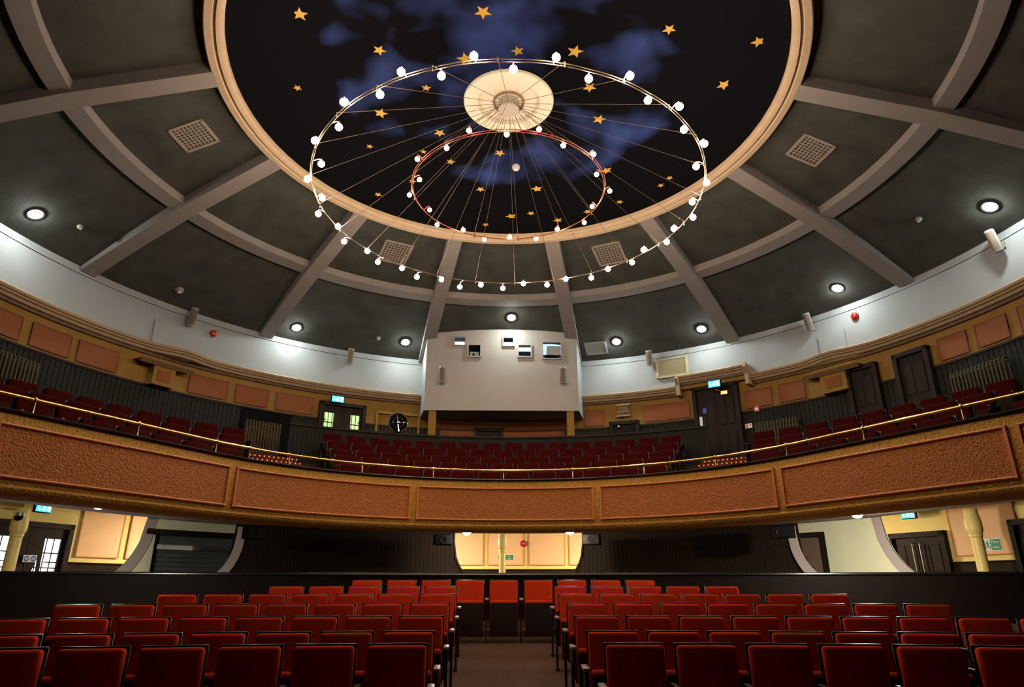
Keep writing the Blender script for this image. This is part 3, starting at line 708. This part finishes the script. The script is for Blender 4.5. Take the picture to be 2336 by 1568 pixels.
# gangway steps with red lights in their nosings
def gangway(u0, u1, name, label):
    c = s_at((u0+u1)/2, 1050, 2.6); x, y, a_ = front(c, 2.6)
    g_ = empty('gangway_steps', (x, y, Z(2.0)), -a_, label=label, cat='steps')
    wd = 1.08
    for k in range(6):
        y0 = -.9+k*.30; zt = -.06+k*.130
        st_ = MB().box((0, y0+.17, zt/2-.15), (wd, .34, zt+.30+.0)).build('step', 'tier', g_)
        if k >= 1:
            n_ = 11
            for j in range(n_):
                if u0 < 1000 and k > 2 and j > 7-(k-3)*5: pass
                MB().sphere((-wd/2+.05+j*(wd-.1)/(n_-1)+(.03 if k % 2 else 0), y0-.012, zt-.035), .013, 8, 5).build('led', 'led', st_)
gangway(582, 703, 'l', 'red-lit carpeted gangway steps left of the central balcony seats')
gangway(1576, 1697, 'r', 'red-lit carpeted gangway steps right of the central balcony seats')
# added lamps to brighten the foyer, unseen behind the screen and wing walls
for A_, r__ in ((-14.5, 7.3), (19, 7.3), (-53, 7.7), (53.5, 7.7)):
    x, y = r__*sin(R(A_)), r__*cos(R(A_))
    lm = brel(MB().lathe([(.12, .07), (.13, .0), (.11, -.02)], 20, Matrix.Translation((x, y, Z(1.17))))).build('foyer_fill_lamp', 'steel', bc)
    brel(MB().lathe([(.0, -.09), (.06, -.075), (.10, -.03), (.11, .0)], 20, Matrix.Translation((x, y, Z(1.17))))).build('lens', 'foyerfill' if abs(A_) < 30 else 'foyerfill2', lm)
# barrier behind the central block
A1 = R(31.5)
bar = empty('balcony_barrier', (0, CYF+RF+4.0, Z(2.6)), label='dark boarded barrier behind the central balcony seats', cat='barrier')
rb = RF+4.0; cyl_c = CYF-(CYF+RF+4.0)
MB().arc([(rb, 0), (rb, .88), (rb+.05, .88), (rb+.05, 0)], -33.5, 31.5, closed=True, cy=cyl_c).build('panelling', 'dado', bar)
mb = MB(); a = -33.5
while a < 31.3:
    mb.arc([(rb, .0), (rb-.015, 0), (rb-.015, .86), (rb, .86)], a+.04, a+.56, 9, closed=True, cy=cyl_c); a += .64
mb.build('barrier_board', 'dado', bar, kind='stuff')
MB().arc([(rb-.04, .88), (rb-.04, .91), (rb-.03, .925), (rb+.08, .925), (rb+.09, .91), (rb+.09, .88)], -33.6, 31.6, closed=True, cy=cyl_c).build('cap_rail', 'darkwood', bar, smooth=True)
# brass handrail
hr = empty('brass_handrail', (0, 3.46, Z(1.875)), label='long brass handrail on short posts along the balcony ledge', cat='handrail')
pts = [(*front(-SMAX+i*.2, .04)[:2], Z(2.04)) for i in range(int(2*SMAX/.2)+1)]
rel(MB().tube(pts, .021, 10), hr).build('rail', 'brass', hr, smooth=True)
post_s = [to_front(at_h(u, v, Z(2.04)))[1] for u, v in [(108, 908), (338, 964), (506, 1006), (574, 1022), (669, 1036), (830, 1057), (991, 1068), (1149, 1073), (1306, 1071), (1466, 1060), (1627, 1042), (1789, 1015), (1953, 975), (2174, 924)]]+[-8.6, 8.5]
pm = MB().lathe([(0, 0), (.032, 0), (.034, .008), (.018, .014), (.016, .03), (.016, .13), (.024, .138), (.026, .165), (.026, .18), (.018, .196), (.0, .20)], 12).mesh('post', M['brass'], True)
for s_ in post_s:
    x, y, _a = front(s_, .04); po = bpy.data.objects.new('post', pm); COL.objects.link(po); po.parent = hr
    po.location = (x, y-3.46, -.001)

# ------------------------------------------------------------------ SEATS
ORD = ['first', 'second', 'third', 'fourth', 'fifth', 'sixth', 'seventh', 'eighth', 'ninth', 'tenth', 'eleventh', 'twelfth', 'thirteenth', 'fourteenth', 'fifteenth', 'sixteenth', 'seventeenth', 'eighteenth', 'nineteenth', 'twentieth']
lean = Matrix.Rotation(R(-5), 3, 'X')
seat_meshes = {}
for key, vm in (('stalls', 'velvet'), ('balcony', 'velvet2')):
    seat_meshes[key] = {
        'backrest': bevel_box((.43, .085, .60), .028, 3, lean, (0, .03, .565)).mesh('backrest', M[vm], True),
        'back_shell': bevel_box((.455, .024, .615), .010, 2, lean, (0, .085, .570)).mesh('back_shell', M['shell'], True),
        'seat': bevel_box((.425, .10, .46), .03, 3, Matrix.Rotation(R(-3), 3, 'X'), (0, -.10, .355)).mesh('seat', M[vm], True),
        'seat_underside': bevel_box((.41, .02, .43), .008, 2, Matrix.Rotation(R(-3), 3, 'X'), (0, -.157, .335)).mesh('seat_underside', M['under'], True),
        'armrest': bevel_box((.048, .30, .028), .01, 2, None, (0, -.10, .60)).mesh('armrest', M['armdark'], True),
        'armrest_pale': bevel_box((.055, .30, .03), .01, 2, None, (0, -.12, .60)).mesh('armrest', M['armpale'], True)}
    lg = MB().box((0, .0, .30), (.022, .05, .60)).box((0, -.12, .56), (.022, .24, .05)).box((0, .0, .01), (.03, .22, .02))
    seat_meshes[key]['leg'] = lg.mesh('leg', M['iron'])
    eg = MB().box((0, -.02, .30), (.026, .07, .60)).box((0, -.12, .53), (.026, .22, .12)).box((0, .0, .01), (.04, .26, .02))
    seat_meshes[key]['endleg'] = eg.mesh('leg', M['iron'])
def add_part(name, me, parent, loc=(0, 0, 0)):
    o = bpy.data.objects.new(name, me); COL.objects.link(o); o.parent = parent; o.location = loc; return o
def make_seat(x, y, z, phi, label, group, key='stalls', side=1, end=0, extra=None, arms_pale=False):
    t = empty('theatre_seat', (x, y, z), -phi, label=label, cat='seat', group=group); S_ = seat_meshes[key]
    for nme in ('backrest', 'back_shell', 'seat', 'seat_underside'): add_part(nme, S_[nme], t)
    d = .26
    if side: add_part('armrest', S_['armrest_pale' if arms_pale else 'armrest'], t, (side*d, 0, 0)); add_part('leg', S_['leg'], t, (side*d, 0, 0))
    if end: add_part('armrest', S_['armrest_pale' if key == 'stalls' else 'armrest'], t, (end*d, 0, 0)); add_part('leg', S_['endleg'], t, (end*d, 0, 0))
    return t
PX, YC = .235, -21.293
stalls = {1: (17.634, -.401, -.061, .038, 7, 6), 2: (18.506, -.365, -.060, .035, 8, 7), 3: (19.467, -.280, -.057, .033, 9, 9), 4: (20.312, -.180, -.055, .032, 8, 8), 5: (21.337, -.088, -.053, .030, 7, 7), 6: (22.123, .005, -.052, .029, 5, 5), 7: (23.135, .094, 0, 0, 0, 0)}
rown = {1: 'nearest row', 2: 'second nearest row', 3: 'third nearest row', 4: 'fourth nearest row', 5: 'fifth nearest row', 6: 'sixth nearest row'}
for k, (R_, h, pl, pr_, nl, nr) in stalls.items():
    if k < 7:
        for sg, ph, n_, nm in ((-1, pl, nl, 'left'), (1, pr_, nr, 'right')):
            for i in range(n_):
                f = ph+sg*i*.52/R_; x, y = PX+R_*sin(f), YC+R_*cos(f)
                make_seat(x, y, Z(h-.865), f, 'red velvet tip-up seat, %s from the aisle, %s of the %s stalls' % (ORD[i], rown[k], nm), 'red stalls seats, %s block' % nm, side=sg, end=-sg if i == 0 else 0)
    else:
        f0 = -.0120; nn = 9; names7 = ORD
        for j, i in enumerate(range(-4, 5)):
            f = f0+i*.52/R_+.5*.0; f = (f0 if i <= 0 else .011-.52/R_)+i*.52/R_
            x, y = PX+R_*sin(f), YC+R_*cos(f)
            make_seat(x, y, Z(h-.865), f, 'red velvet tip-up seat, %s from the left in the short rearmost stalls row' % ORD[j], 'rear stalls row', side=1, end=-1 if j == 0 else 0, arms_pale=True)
# balcony, central block
for ri, (off, h) in enumerate(ROWS):
    Rr = RF+off; lim0 = R([34.0, 33.2, 32.0, 30.6, 30.0][ri]); lim1 = R([33.0, 32.0, 31.0, 29.8, 29.2][ri])
    n_ = int((lim0+lim1)*Rr/.53); st0 = -lim0+((lim0+lim1)*Rr-n_*.53)/2/Rr
    for i in range(n_):
        f = st0+(i+.5)*.53/Rr
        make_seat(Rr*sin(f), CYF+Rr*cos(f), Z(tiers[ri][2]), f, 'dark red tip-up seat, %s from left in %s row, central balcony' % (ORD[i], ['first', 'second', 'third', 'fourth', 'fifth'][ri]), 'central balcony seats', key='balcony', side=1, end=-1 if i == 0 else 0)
for sg, nm in ((-1, 'left'), (1, 'right')):
    for ri in range(4):
        off, h = ROWS[ri]; s_ = [4.62, 4.25, 4.0, 3.78][ri] if sg < 0 else [4.45, 4.05, 3.8, 3.62][ri]; i = 0
        kk = (RF+off)/RF
        def adv(s_, d):
            if s_/RF >= TH: return s_+d
            rest = (TH*RF-s_)*kk
            return s_+d/kk if rest > d else TH*RF+(d-rest)
        while s_ < 7.15:
            x, y, f = front(sg*s_, off)
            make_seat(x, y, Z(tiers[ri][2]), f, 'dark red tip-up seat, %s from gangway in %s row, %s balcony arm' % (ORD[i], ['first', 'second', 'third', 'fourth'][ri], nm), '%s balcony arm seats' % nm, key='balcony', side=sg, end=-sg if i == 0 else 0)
            s_ = adv(s_, .535); i += 1
        # the next block further along, mostly out of frame
        s_ = 8.15+(.1*ri); j = 0
        while s_ < 9.3 and ri < 3:
            x, y, f = front(sg*s_, off)
            make_seat(x, y, Z(tiers[ri][2]), f, 'dark red end seat beyond the gap, %s of %s row, far %s' % (ORD[j], ['first', 'second', 'third'][ri], nm), '%s balcony end seats' % nm, key='balcony', side=sg, end=-sg if j == 0 else 0)
            s_ += .53; j += 1

# ------------------------------------------------------------------ columns
def column(u, v, r_, yoff, label, cap=True, zt=1.30):
    x, y = yoff; zb = floor_z(x, y)
    ht = Z(zt)-zb
    o = empty('cast_iron_column', (x, y, zb), label=label, cat='column')
    MB().lathe([(r_, .9), (r_*.97, ht-.44)], 24).build('shaft', 'column', o, smooth=True)
    MB().lathe([(r_*1.35, 0), (r_*1.35, .12), (r_*1.12, .16), (r_*1.05, .90)], 24).build('base', 'doorwood', o, smooth=True)
    MB().lathe([(r_*.97, ht-.45), (r_*1.12, ht-.44), (r_*1.15, ht-.42), (r_*1.08, ht-.40), (r_*1.28, ht-.37), (r_*1.40, ht-.32), (r_*1.40, ht-.22), (r_*1.15, ht-.08), (r_*1.12, ht)], 24).build('capital', 'column', o, smooth=True)
    return o
pl_ = at_y(36, 1230, 2.15); pr2 = at_y(2228, 1230, 2.0); pc = at_y(1146, 1260, 6.6)
column(0, 0, .088, (pl_.x, pl_.y), 'yellow cast iron column in front of the glazed foyer doors at left', zt=1.20)
column(0, 0, .088, (pr2.x, pr2.y), 'yellow cast iron column beside the fire exit sign at right', zt=1.20)
column(0, 0, .075, (pc.x, pc.y), 'slim yellow column standing inside the central foyer opening', zt=1.18)
# dome camera on the left column
p = (pl_.x+.08, pl_.y-.17, Z(1.06))
o = empty('security_camera', p, label='small chrome dome security camera on soffit by the left column', cat='camera')
MB().lathe([(.0, -.075), (.045, -.06), (.06, -.02), (.06, 0)], 20).build('dome_cover', 'black', o, smooth=True)
MB().lathe([(.06, 0), (.085, .0), (.085, .05), (.0, .05)], 20).build('base_ring', 'chrome', o, smooth=True)

# ------------------------------------------------------------------ lights on the ceiling and soffit
def ceil_item(u, v):
    p = at_ceil(u, v); a_ = math.atan2(p.x, p.y); rr = math.hypot(p.x, p.y)
    sl = math.atan2(ceil_z(rr+.1)-ceil_z(rr-.1), .2)
    return p, a_, sl
dl = [(82, 488, 'far left edge of the ceiling'), (677, 747, 'left of the two left inner lights'), (925, 780, 'just left of the projection booth'), (1167, 724, 'directly above the projection booth'), (1406, 779, 'just right of the projection booth'), (1600, 750, 'above the cream louvre vent'), (1910, 657, 'above the red alarm bell at right'), (2257, 471, 'far right edge of the ceiling')]
dlab = ['bright round ceiling light at the far left edge', 'bright round ceiling light above the left glazed balcony doors', 'bright round ceiling light just left of the projection booth', 'bright round ceiling light directly above the projection booth', 'bright round ceiling light just right of the projection booth', 'bright round ceiling light above the cream louvre', 'bright round ceiling light above the right red bell', 'bright round ceiling light at the far right edge']
for (u, v, _), lb in zip(dl, dlab):
    p, a_, sl = ceil_item(u, v)
    o = empty('ceiling_downlight', p-Vector((0, 0, .02)), -a_, label=lb, cat='ceiling light', group=None); o.rotation_euler = (sl, 0, -a_)
    MB().lathe([(.10, .0), (.13, .0), (.135, .04), (.12, .06), (.10, .06)], 28).build('trim_ring', 'steel', o, smooth=True)
    MB().lathe([(.0, -.045), (.05, -.035), (.085, -.01), (.095, .02)], 24).build('lens', 'down', o, smooth=True)
sl_ = [(227, 1151, .28, 'bright round light under the balcony at the left'), (1065, 1214.5, .30, 'bright light at the left side of the central foyer opening'), (1300, 1212.5, .30, 'bright light at the right side of the central foyer opening'), (1955, 1172, .28, 'bright round light under the balcony at the right')]
for u, v, zz, lb in sl_:
    p = at_h(u, v, Z(1.0)); o = empty('soffit_light', p+Vector((0, 0, .02)), label=lb, cat='ceiling light')
    MB().lathe([(.085, .0), (.11, .0), (.115, .05), (.0, .05)], 24).build('trim_ring', 'steel', o, smooth=True)
    MB().lathe([(.0, -.085), (.045, -.075), (.08, -.035), (.085, .01)], 24).build('lens', 'soff' if 1000 < u < 1400 else 'soffside', o, smooth=True)
# detectors and call points
for u, v, lb in [(409, 662, 'cream round detector on ceiling above the left speaker'), (183, 517, 'small detector beside the far left ceiling light'), (2096, 500, 'small detector between the two right ceiling lights'), (863, 771, 'tiny detector left of the light beside the booth')]:
    p, a_, sl = ceil_item(u, v); big = .10 if u == 409 else .055
    o = empty('smoke_detector', p-Vector((0, 0, .01)), label=lb, cat='detector'); o.rotation_euler = (sl, 0, -a_)
    MB().lathe([(0, -.05), (big*.6, -.045), (big*.9, -.02), (big, .02)], 20).build('casing', 'speaker', o, smooth=True)
    MB().lathe([(0, -.062), (big*.3, -.06), (big*.35, -.045)], 14).build('sensor', 'paper', o, smooth=True)
# square vent grilles
vlab = ['square egg-crate vent grille high on the left of the ceiling', 'square vent grille low on ceiling, left of centre', 'square vent grille low on ceiling, right of centre', 'square egg-crate vent grille high on the right of the ceiling']
for (u, v, vw), lb in zip([(443, 308, .62), (902, 575, .68), (1390, 578, .68), (1849, 341, .62)], vlab):
    p, a_, sl = ceil_item(u, v)
    o = empty('vent_grille', p-Vector((0, 0, .015)), -a_, label=lb, cat='vent', group='square ceiling vents'); o.rotation_euler = (sl, 0, -a_)
    W = vw; fr = MB()
    for x, y, sx, sy in ((-W/2+.024, 0, .048, W), (W/2-.024, 0, .048, W), (0, -W/2+.024, W, .048), (0, W/2-.024, W, .048)): fr.box((x, y, 0), (sx, sy, .04))
    fr.build('frame', 'vent', o)
    b_ = MB(); inn = W-.096
    for k in range(1, 8):
        q = -inn/2+inn*k/8; b_.box((q, 0, .004), (.022, inn, .02)); b_.box((0, q, .004), (inn, .022, .02))
    b_.build('grid', 'vent', o)
    MB().box((0, 0, .03), (W-.05, W-.05, .01)).build('backing', 'black', o)
# access hatch on ceiling
p, a_, sl = ceil_item(1360, 794); o = empty('access_hatch', p-Vector((0, 0, .012)), label='pale flat access hatch on ceiling right of the booth', cat='hatch'); o.rotation_euler = (sl, 0, -a_)
fr = MB()
for x, y, sx, sy in ((-.27, 0, .05, .46), (.27, 0, .05, .46), (0, -.21, .5, .05), (0, .21, .5, .05)): fr.box((x, y, 0), (sx, sy, .03))
fr.build('frame', 'white', o); MB().box((0, 0, .0), (.49, .37, .012)).build('leaf', 'speaker', o)

# ------------------------------------------------------------------ wall-mounted items
def on_wall(name, u, v, label, cat, r_=RW, zoff=0, group=None):
    p = at_cyl(u, v, r_); a_ = math.atan2(p.x, p.y)
    return empty(name, p+Vector((0, 0, zoff)), -a_, label=label, cat=cat, group=group)
def speaker(o, tilt=14):
    rot = Matrix.Rotation(R(tilt), 4, 'X')
    mt = Matrix.Translation((0, -.17, 0)) @ rot
    b1 = MB().lathe([(.0, -.21), (.07, -.21), (.08, -.20), (.08, .20), (.07, .215), (.0, .215)], 22, mt).build('casing', 'speaker', o, smooth=True)
    V = []; mb = MB()
    n_ = 10
    for i in range(n_+1):
        t = pi+pi*(.12+.76*i/n_)
        for z in (-.18, .18): V.append(mt @ Vector((.0825*cos(t), .0825*sin(t), z)))
    mb.add(V, [(2*i, 2*i+2, 2*i+3, 2*i+1) for i in range(n_)]).build('grille', 'grille', o)
    MB().box((0, -.06, -.06), (.03, .14, .05)).box((0, -.01, -.06), (.07, .02, .12)).build('bracket', 'speaker', o)
for u, v, lb in [(430, 727, 'cylindrical wall speaker high on the left wall band'), (795, 818, 'cylindrical wall speaker left of the booth, above the exit door'), (1485, 822, 'cylindrical wall speaker beside the cream louvre'), (1853, 739, 'cylindrical wall speaker above the boxed duct at right'), (2287, 552, 'white cylindrical wall speaker below the far right light')]:
    speaker(on_wall('column_speaker', u, v, lb, 'speaker', RW-.01), 16)
for x, lb in ((-1.64, 'brown-fronted cylindrical speaker on the left of the booth face'), (1.50, 'brown-fronted cylindrical speaker on the right of the booth face')):
    o = empty('column_speaker', (x, YB, Z(5.17)), label=lb, cat='speaker'); speaker(o, 8)
def bell(u, v, label, cyl=RW):
    o = on_wall('alarm_bell', u, v, label, 'alarm', cyl)
    rt = Matrix.Rotation(pi/2, 4, 'X')
    MB().lathe([(.085, .0), (.085, .03), (.075, .055), (.04, .075), (.0, .078)], 24, rt).build('gong', 'red', o, smooth=True)
    MB().lathe([(.05, -.0), (.05, .01), (.0, .01)], 16, rt).build('backplate', 'black', o)
    MB().lathe([(.018, .07), (.014, .09), (.0, .092)], 12, rt).build('boss', 'chrome', o, smooth=True)
bell(486, 762, 'dark red round alarm bell on the left white wall band')
bell(1951, 722, 'bright red round alarm bell on the right white wall band')
bell(1194, 1241, 'red round alarm bell inside the central foyer opening')
# call point
o = on_wall('call_point', 1727, 934, 'small red fire call point right of the bay door', 'call point', RW-.03)
bevel_box((.13, .06, .13), .01, 2).build('casing', 'red', o); MB().box((0, -.034, 0), (.07, .006, .05)).build('glass', 'paper', o)
# cream louvre
o = on_wall('louvre_vent', 1534, 839, 'large cream louvred vent on the white band left of bay', 'vent', RW-.02)
W, T = .86, .52; fr = MB()
for x, z, sx, sz in ((-W/2+.03, 0, .06, T), (W/2-.03, 0, .06, T), (0, -T/2+.02, W, .04), (0, T/2-.02, W, .04)): fr.box((x, -.03, z), (sx, .06, sz))
fr.build('frame', 'louvre', o); MB().box((0, .0, 0), (W-.04, .01, T-.04)).build('backing', 'cornice_dark', o)
rot = Matrix.Rotation(R(28), 3, 'X')
for k in range(7):
    MB().box((0, -.03, -T/2+.075+k*.0635), (W-.12, .012, .062), rot).build('blade', 'louvre', o)

def man(mb, ox, oz, s, y0=-.012, y1=-.006, flip=1):
    q = lambda pts: [(ox+flip*a*s, oz+b_*s) for a, b_ in pts]
    mb.prism(q([(-.08, .38), (.04, .38), (.08, .30), (.04, .22), (-.06, .24)]), y0, y1)
    mb.prism(q([(-.12, .20), (.10, .20), (.06, -.06), (-.06, -.08)]), y0, y1)
    mb.prism(q([(.06, -.06), (.22, -.16), (.20, -.38), (.12, -.38), (.12, -.20), (-.04, -.12)]), y0, y1)
    mb.prism(q([(-.06, -.06), (.0, -.10), (-.10, -.28), (-.32, -.30), (-.32, -.22), (-.16, -.21)]), y0, y1)
    mb.prism(q([(.08, .18), (.28, .06), (.34, .14), (.28, .18), (.24, .14), (.10, .22)]), y0, y1)
    mb.prism(q([(-.12, .18), (-.30, .10), (-.28, -.06), (-.20, -.05), (-.22, .05), (-.08, .12)]), y0, y1)
def lit_sign(o, w_=.42, h_=.19, flip=1):
    bevel_box((w_+.03, .06, h_+.03), .01, 2, c=(0, .035, 0)).build('casing', 'black', o)
    f = MB().box((0, 0, 0), (w_, .012, h_)).build('lit_face', 'signblue', o)
    mb = MB(); man(mb, .0, 0, h_*.95, -.014, -.007, flip)
    mb.prism([(w_*.24, -h_*.38), (w_*.42, -h_*.38), (w_*.42, h_*.38), (w_*.24, h_*.38)], -.014, -.007)
    mb.prism([(-w_*.34, h_*.35), (-w_*.30, h_*.35), (-w_*.30, -h_*.12), (-w_*.22, -h_*.12), (-w_*.32, -h_*.38), (-w_*.42, -h_*.12), (-w_*.34, -h_*.12)], -.014, -.007)
    mb.build('pictogram', 'signwhite', f)
lit_sign(on_wall('exit_sign', 771, 911, 'lit blue exit sign above the left glazed balcony doors', 'sign', 8.62), .30, .15)
lit_sign(on_wall('exit_sign', 1629, 876, 'lit blue exit sign over the tall bay door at right', 'sign', 8.40), .29, .16)
lit_sign(on_wall('exit_sign', 100, 1160, 'lit exit sign above the daylit foyer doors at left', 'sign', 8.60), .27, .12)
lit_sign(on_wall('exit_sign', 2071, 1175, 'lit exit sign above the foyer doors at right', 'sign', 8.60), .26, .12)
o = on_wall('exit_sign', 1117, 952, 'dim unlit exit sign in the shadow under the booth', 'sign', 8.70)
MB().box((0, .02, 0), (.20, .04, .12)).build('casing', 'black', o); text('EXIT', .085, (0, -.004, 0), 'signdim', o)
def fire_sign(u, v, label, w_=.34, h_=.17):
    o = on_wall('fire_exit_sign', u, v, label, 'sign', RW-.045)
    MB().box((0, .005, 0), (w_, .008, h_)).build('board', 'paper', o)
    MB().box((w_*.22, -.001, 0), (w_*.50, .006, h_*.9)).build('green_field', 'signgreen', o)
    MB().box((-w_*.41, -.001, 0), (w_*.13, .006, h_*.9)).build('green_field', 'signgreen', o)
    mb = MB(); man(mb, -w_*.20, 0, h_*.9, -.005, -.001); mb.build('running_figure', 'signgreen', o)
    text('Fire', h_*.42, (w_*.22, -.006, h_*.20), 'paper', o); text('exit', h_*.42, (w_*.22, -.006, -h_*.20), 'paper', o)
fire_sign(1154, 1272, 'green and white Fire exit sign half hidden by the central column', .40, .13)
fire_sign(2262, 1243, 'green and white Fire exit sign behind the right column', .33, .20)
# mandatory-notice pair on the foyer doors
for u, lb in ((60, 'left round blue notice on the daylit foyer doors'), (76, 'right round blue notice on the daylit foyer doors')):
    o = on_wall('door_notice', u, 1275, lb, 'sign', 8.72)
    MB().box((0, 0, 0), (.115, .006, .115)).build('card', 'paper', o)
    MB().lathe([(0, .004), (.05, .004), (.05, 0)], 24, Matrix.Rotation(pi/2, 4, 'X')).build('blue_disc', 'blue', o)
    for k in (-1, 0, 1): MB().box((0, -.006, k*.016), (.06, .002, .006)).build('text_line', 'paper', o)
# red and white notice by the right gangway
o = on_wall('safety_notice', 1708, 972, 'small red and white notice beside the right radiator', 'sign', RW-.05)
MB().box((0, 0, 0), (.17, .008, .11)).build('card', 'paper', o); MB().box((-.045, -.005, 0), (.05, .004, .08)).build('red_field', 'red', o); MB().box((.045, -.005, .02), (.04, .004, .04)).build('red_field', 'red', o)
# ornate plaque over the small door
o = on_wall('ornate_plaque', 1422, 937, 'small ornate dark plaque above the small balcony door', 'plaque', RW-.09)
bevel_box((.34, .05, .30), .01, 2).build('board', 'cornice_dark', o)
for z in (-.15, .15): MB().box((0, -.03, z), (.38, .05, .04)).build('ledge', 'cornice', o)
for k in range(5): MB().lathe([(0, .03), (.022, .025), (.03, 0)], 10, Matrix.Translation((-.12+k*.06, -.02, -.04)) @ Matrix.Rotation(pi/2, 4, 'X')).build('boss', 'cornice', o)
for k in range(3): MB().box((0, -.03, .03+k*.03), (.24, .02, .012)).build('bead', 'cornice', o)
# radiators
def radiator(u0, u1, v, zb, ht, label, r_=8.70):
    a0, a1 = azu(u0, v, r_), azu(u1, v, r_); am = (a0+a1)/2; wd = 2*r_*sin(R(a1-a0)/2)
    o = empty('column_radiator', (r_*sin(R(am)), r_*cos(R(am)), zb), -R(am), label=label, cat='radiator')
    n_ = max(4, int(wd/.072)); sp = wd/n_
    me = MB().tube([(0, -.03, .05), (0, -.03, ht-.03), (0, 0, ht), (0, .05, ht), (0, .08, ht-.03), (0, .08, .05)], .017, 6).mesh('section', M['rad'], True)
    for k in range(n_): add_part('section', me, o, (-wd/2+(k+.5)*sp, -.03, 0))
    MB().tube([(-wd/2, 0, .08), (wd/2, 0, .08)], .018, 6).build('pipe', 'rad', o); MB().tube([(-wd/2, 0, ht-.06), (wd/2, 0, ht-.06)], .018, 6).build('pipe', 'rad', o)
    for sx in (-1, 1): MB().box((sx*wd*.45, 0, .03), (.04, .12, .06)).build('foot', 'rad', o)
radiator(-40, 82, 860, Z(2.6), 1.12, 'tall column radiator on the far left balcony wall', 8.66)
radiator(556, 640, 985, Z(2.6), 1.05, 'column radiator in the dark recess left of the gangway', 8.62)
radiator(1722, 1822, 965, Z(2.6), 1.02, 'column radiator right of the tall bay door', 8.66)
radiator(2172, 2312, 880, Z(2.6), 1.10, 'tall column radiator on the far right balcony wall', 8.66)
a0, a1 = azu(546, 960), azu(662, 960)
MB().arc([(8.80, Z(2.6)), (8.80, Z(3.94))], a0, a1).build('recess_back', 'black', wall)
# chrome fan standing on the barrier
pf = at_y(904, 973, 7.0); rb_ = math.hypot(pf.x, 7.0-CYF)
ang = math.atan2(pf.x, 7.15-CYF); fx, fy = (rb+.02)*sin(ang), CYF+(rb+.02)*cos(ang); fz = Z(2.6)+.925
o = empty('chrome_fan', (fx, fy, fz), -ang, label='round chrome pedestal fan on the barrier left of the booth', cat='fan')
fr_ = .235; rt = Matrix.Translation((0, 0, fr_+.03)) @ Matrix.Rotation(pi/2, 4, 'X')
MB().tube([rt @ Vector((fr_*cos(t), fr_*sin(t), 0)) for t in [2*pi*i/40 for i in range(40)]], .014, 8, True).build('guard_ring', 'chrome', o, smooth=True)
MB().tube([rt @ Vector((fr_*.55*cos(t), fr_*.55*sin(t), .03)) for t in [2*pi*i/30 for i in range(30)]], .004, 6, True).build('inner_ring', 'chrome', o)
MB().lathe([(0, .06), (.03, .055), (.035, .0), (.03, -.05), (0, -.05)], 16, rt).build('hub', 'chrome', o, smooth=True)
MB().lathe([(0, -.03), (fr_*.97, -.03), (fr_*.97, -.05), (0, -.05)], 32, rt).build('back_shroud', 'black', o)
for k in range(4):
    t = .12+k*pi/2
    V = [rt @ Vector((a_*cos(t)-b_*sin(t), a_*sin(t)+b_*cos(t), c)) for a_, b_, c in ((.03, -.012, .01), (.21, -.010, .0), (.22, .022, -.015), (.03, .016, -.01))]
    MB().add(V, [(0, 1, 2, 3)]).build('blade', 'chrome', o)
MB().box((0, 0, .02), (.16, .12, .04)).build('foot', 'black', o)
# wall speakers under the balcony beside the screen openings
for u, v, lb in [(580, 1212, 'small black loudspeaker at the left end of the dark screen'), (1010, 1228, 'small black loudspeaker left of the central foyer opening'), (1350, 1228, 'small black loudspeaker right of the central foyer opening'), (1785, 1205, 'small black loudspeaker at the right end of the dark screen')]:
    s_ = s_at(u, v, 1.15); x, y, a_ = front(s_, 1.14)
    o = empty('loudspeaker', (x, y, Z(.86)), -a_, label=lb, cat='speaker')
    bevel_box((.34, .2, .20), .012, 2).build('cabinet', 'black', o); MB().box((0, -.103, 0), (.30, .006, .16)).build('grille', 'iron', o)
    MB().lathe([(.0, .0), (.05, .0), (.055, .006)], 20, Matrix.Translation((0, -.106, 0)) @ Matrix.Rotation(pi/2, 4, 'X')).build('cone', 'armdark', o, smooth=True)
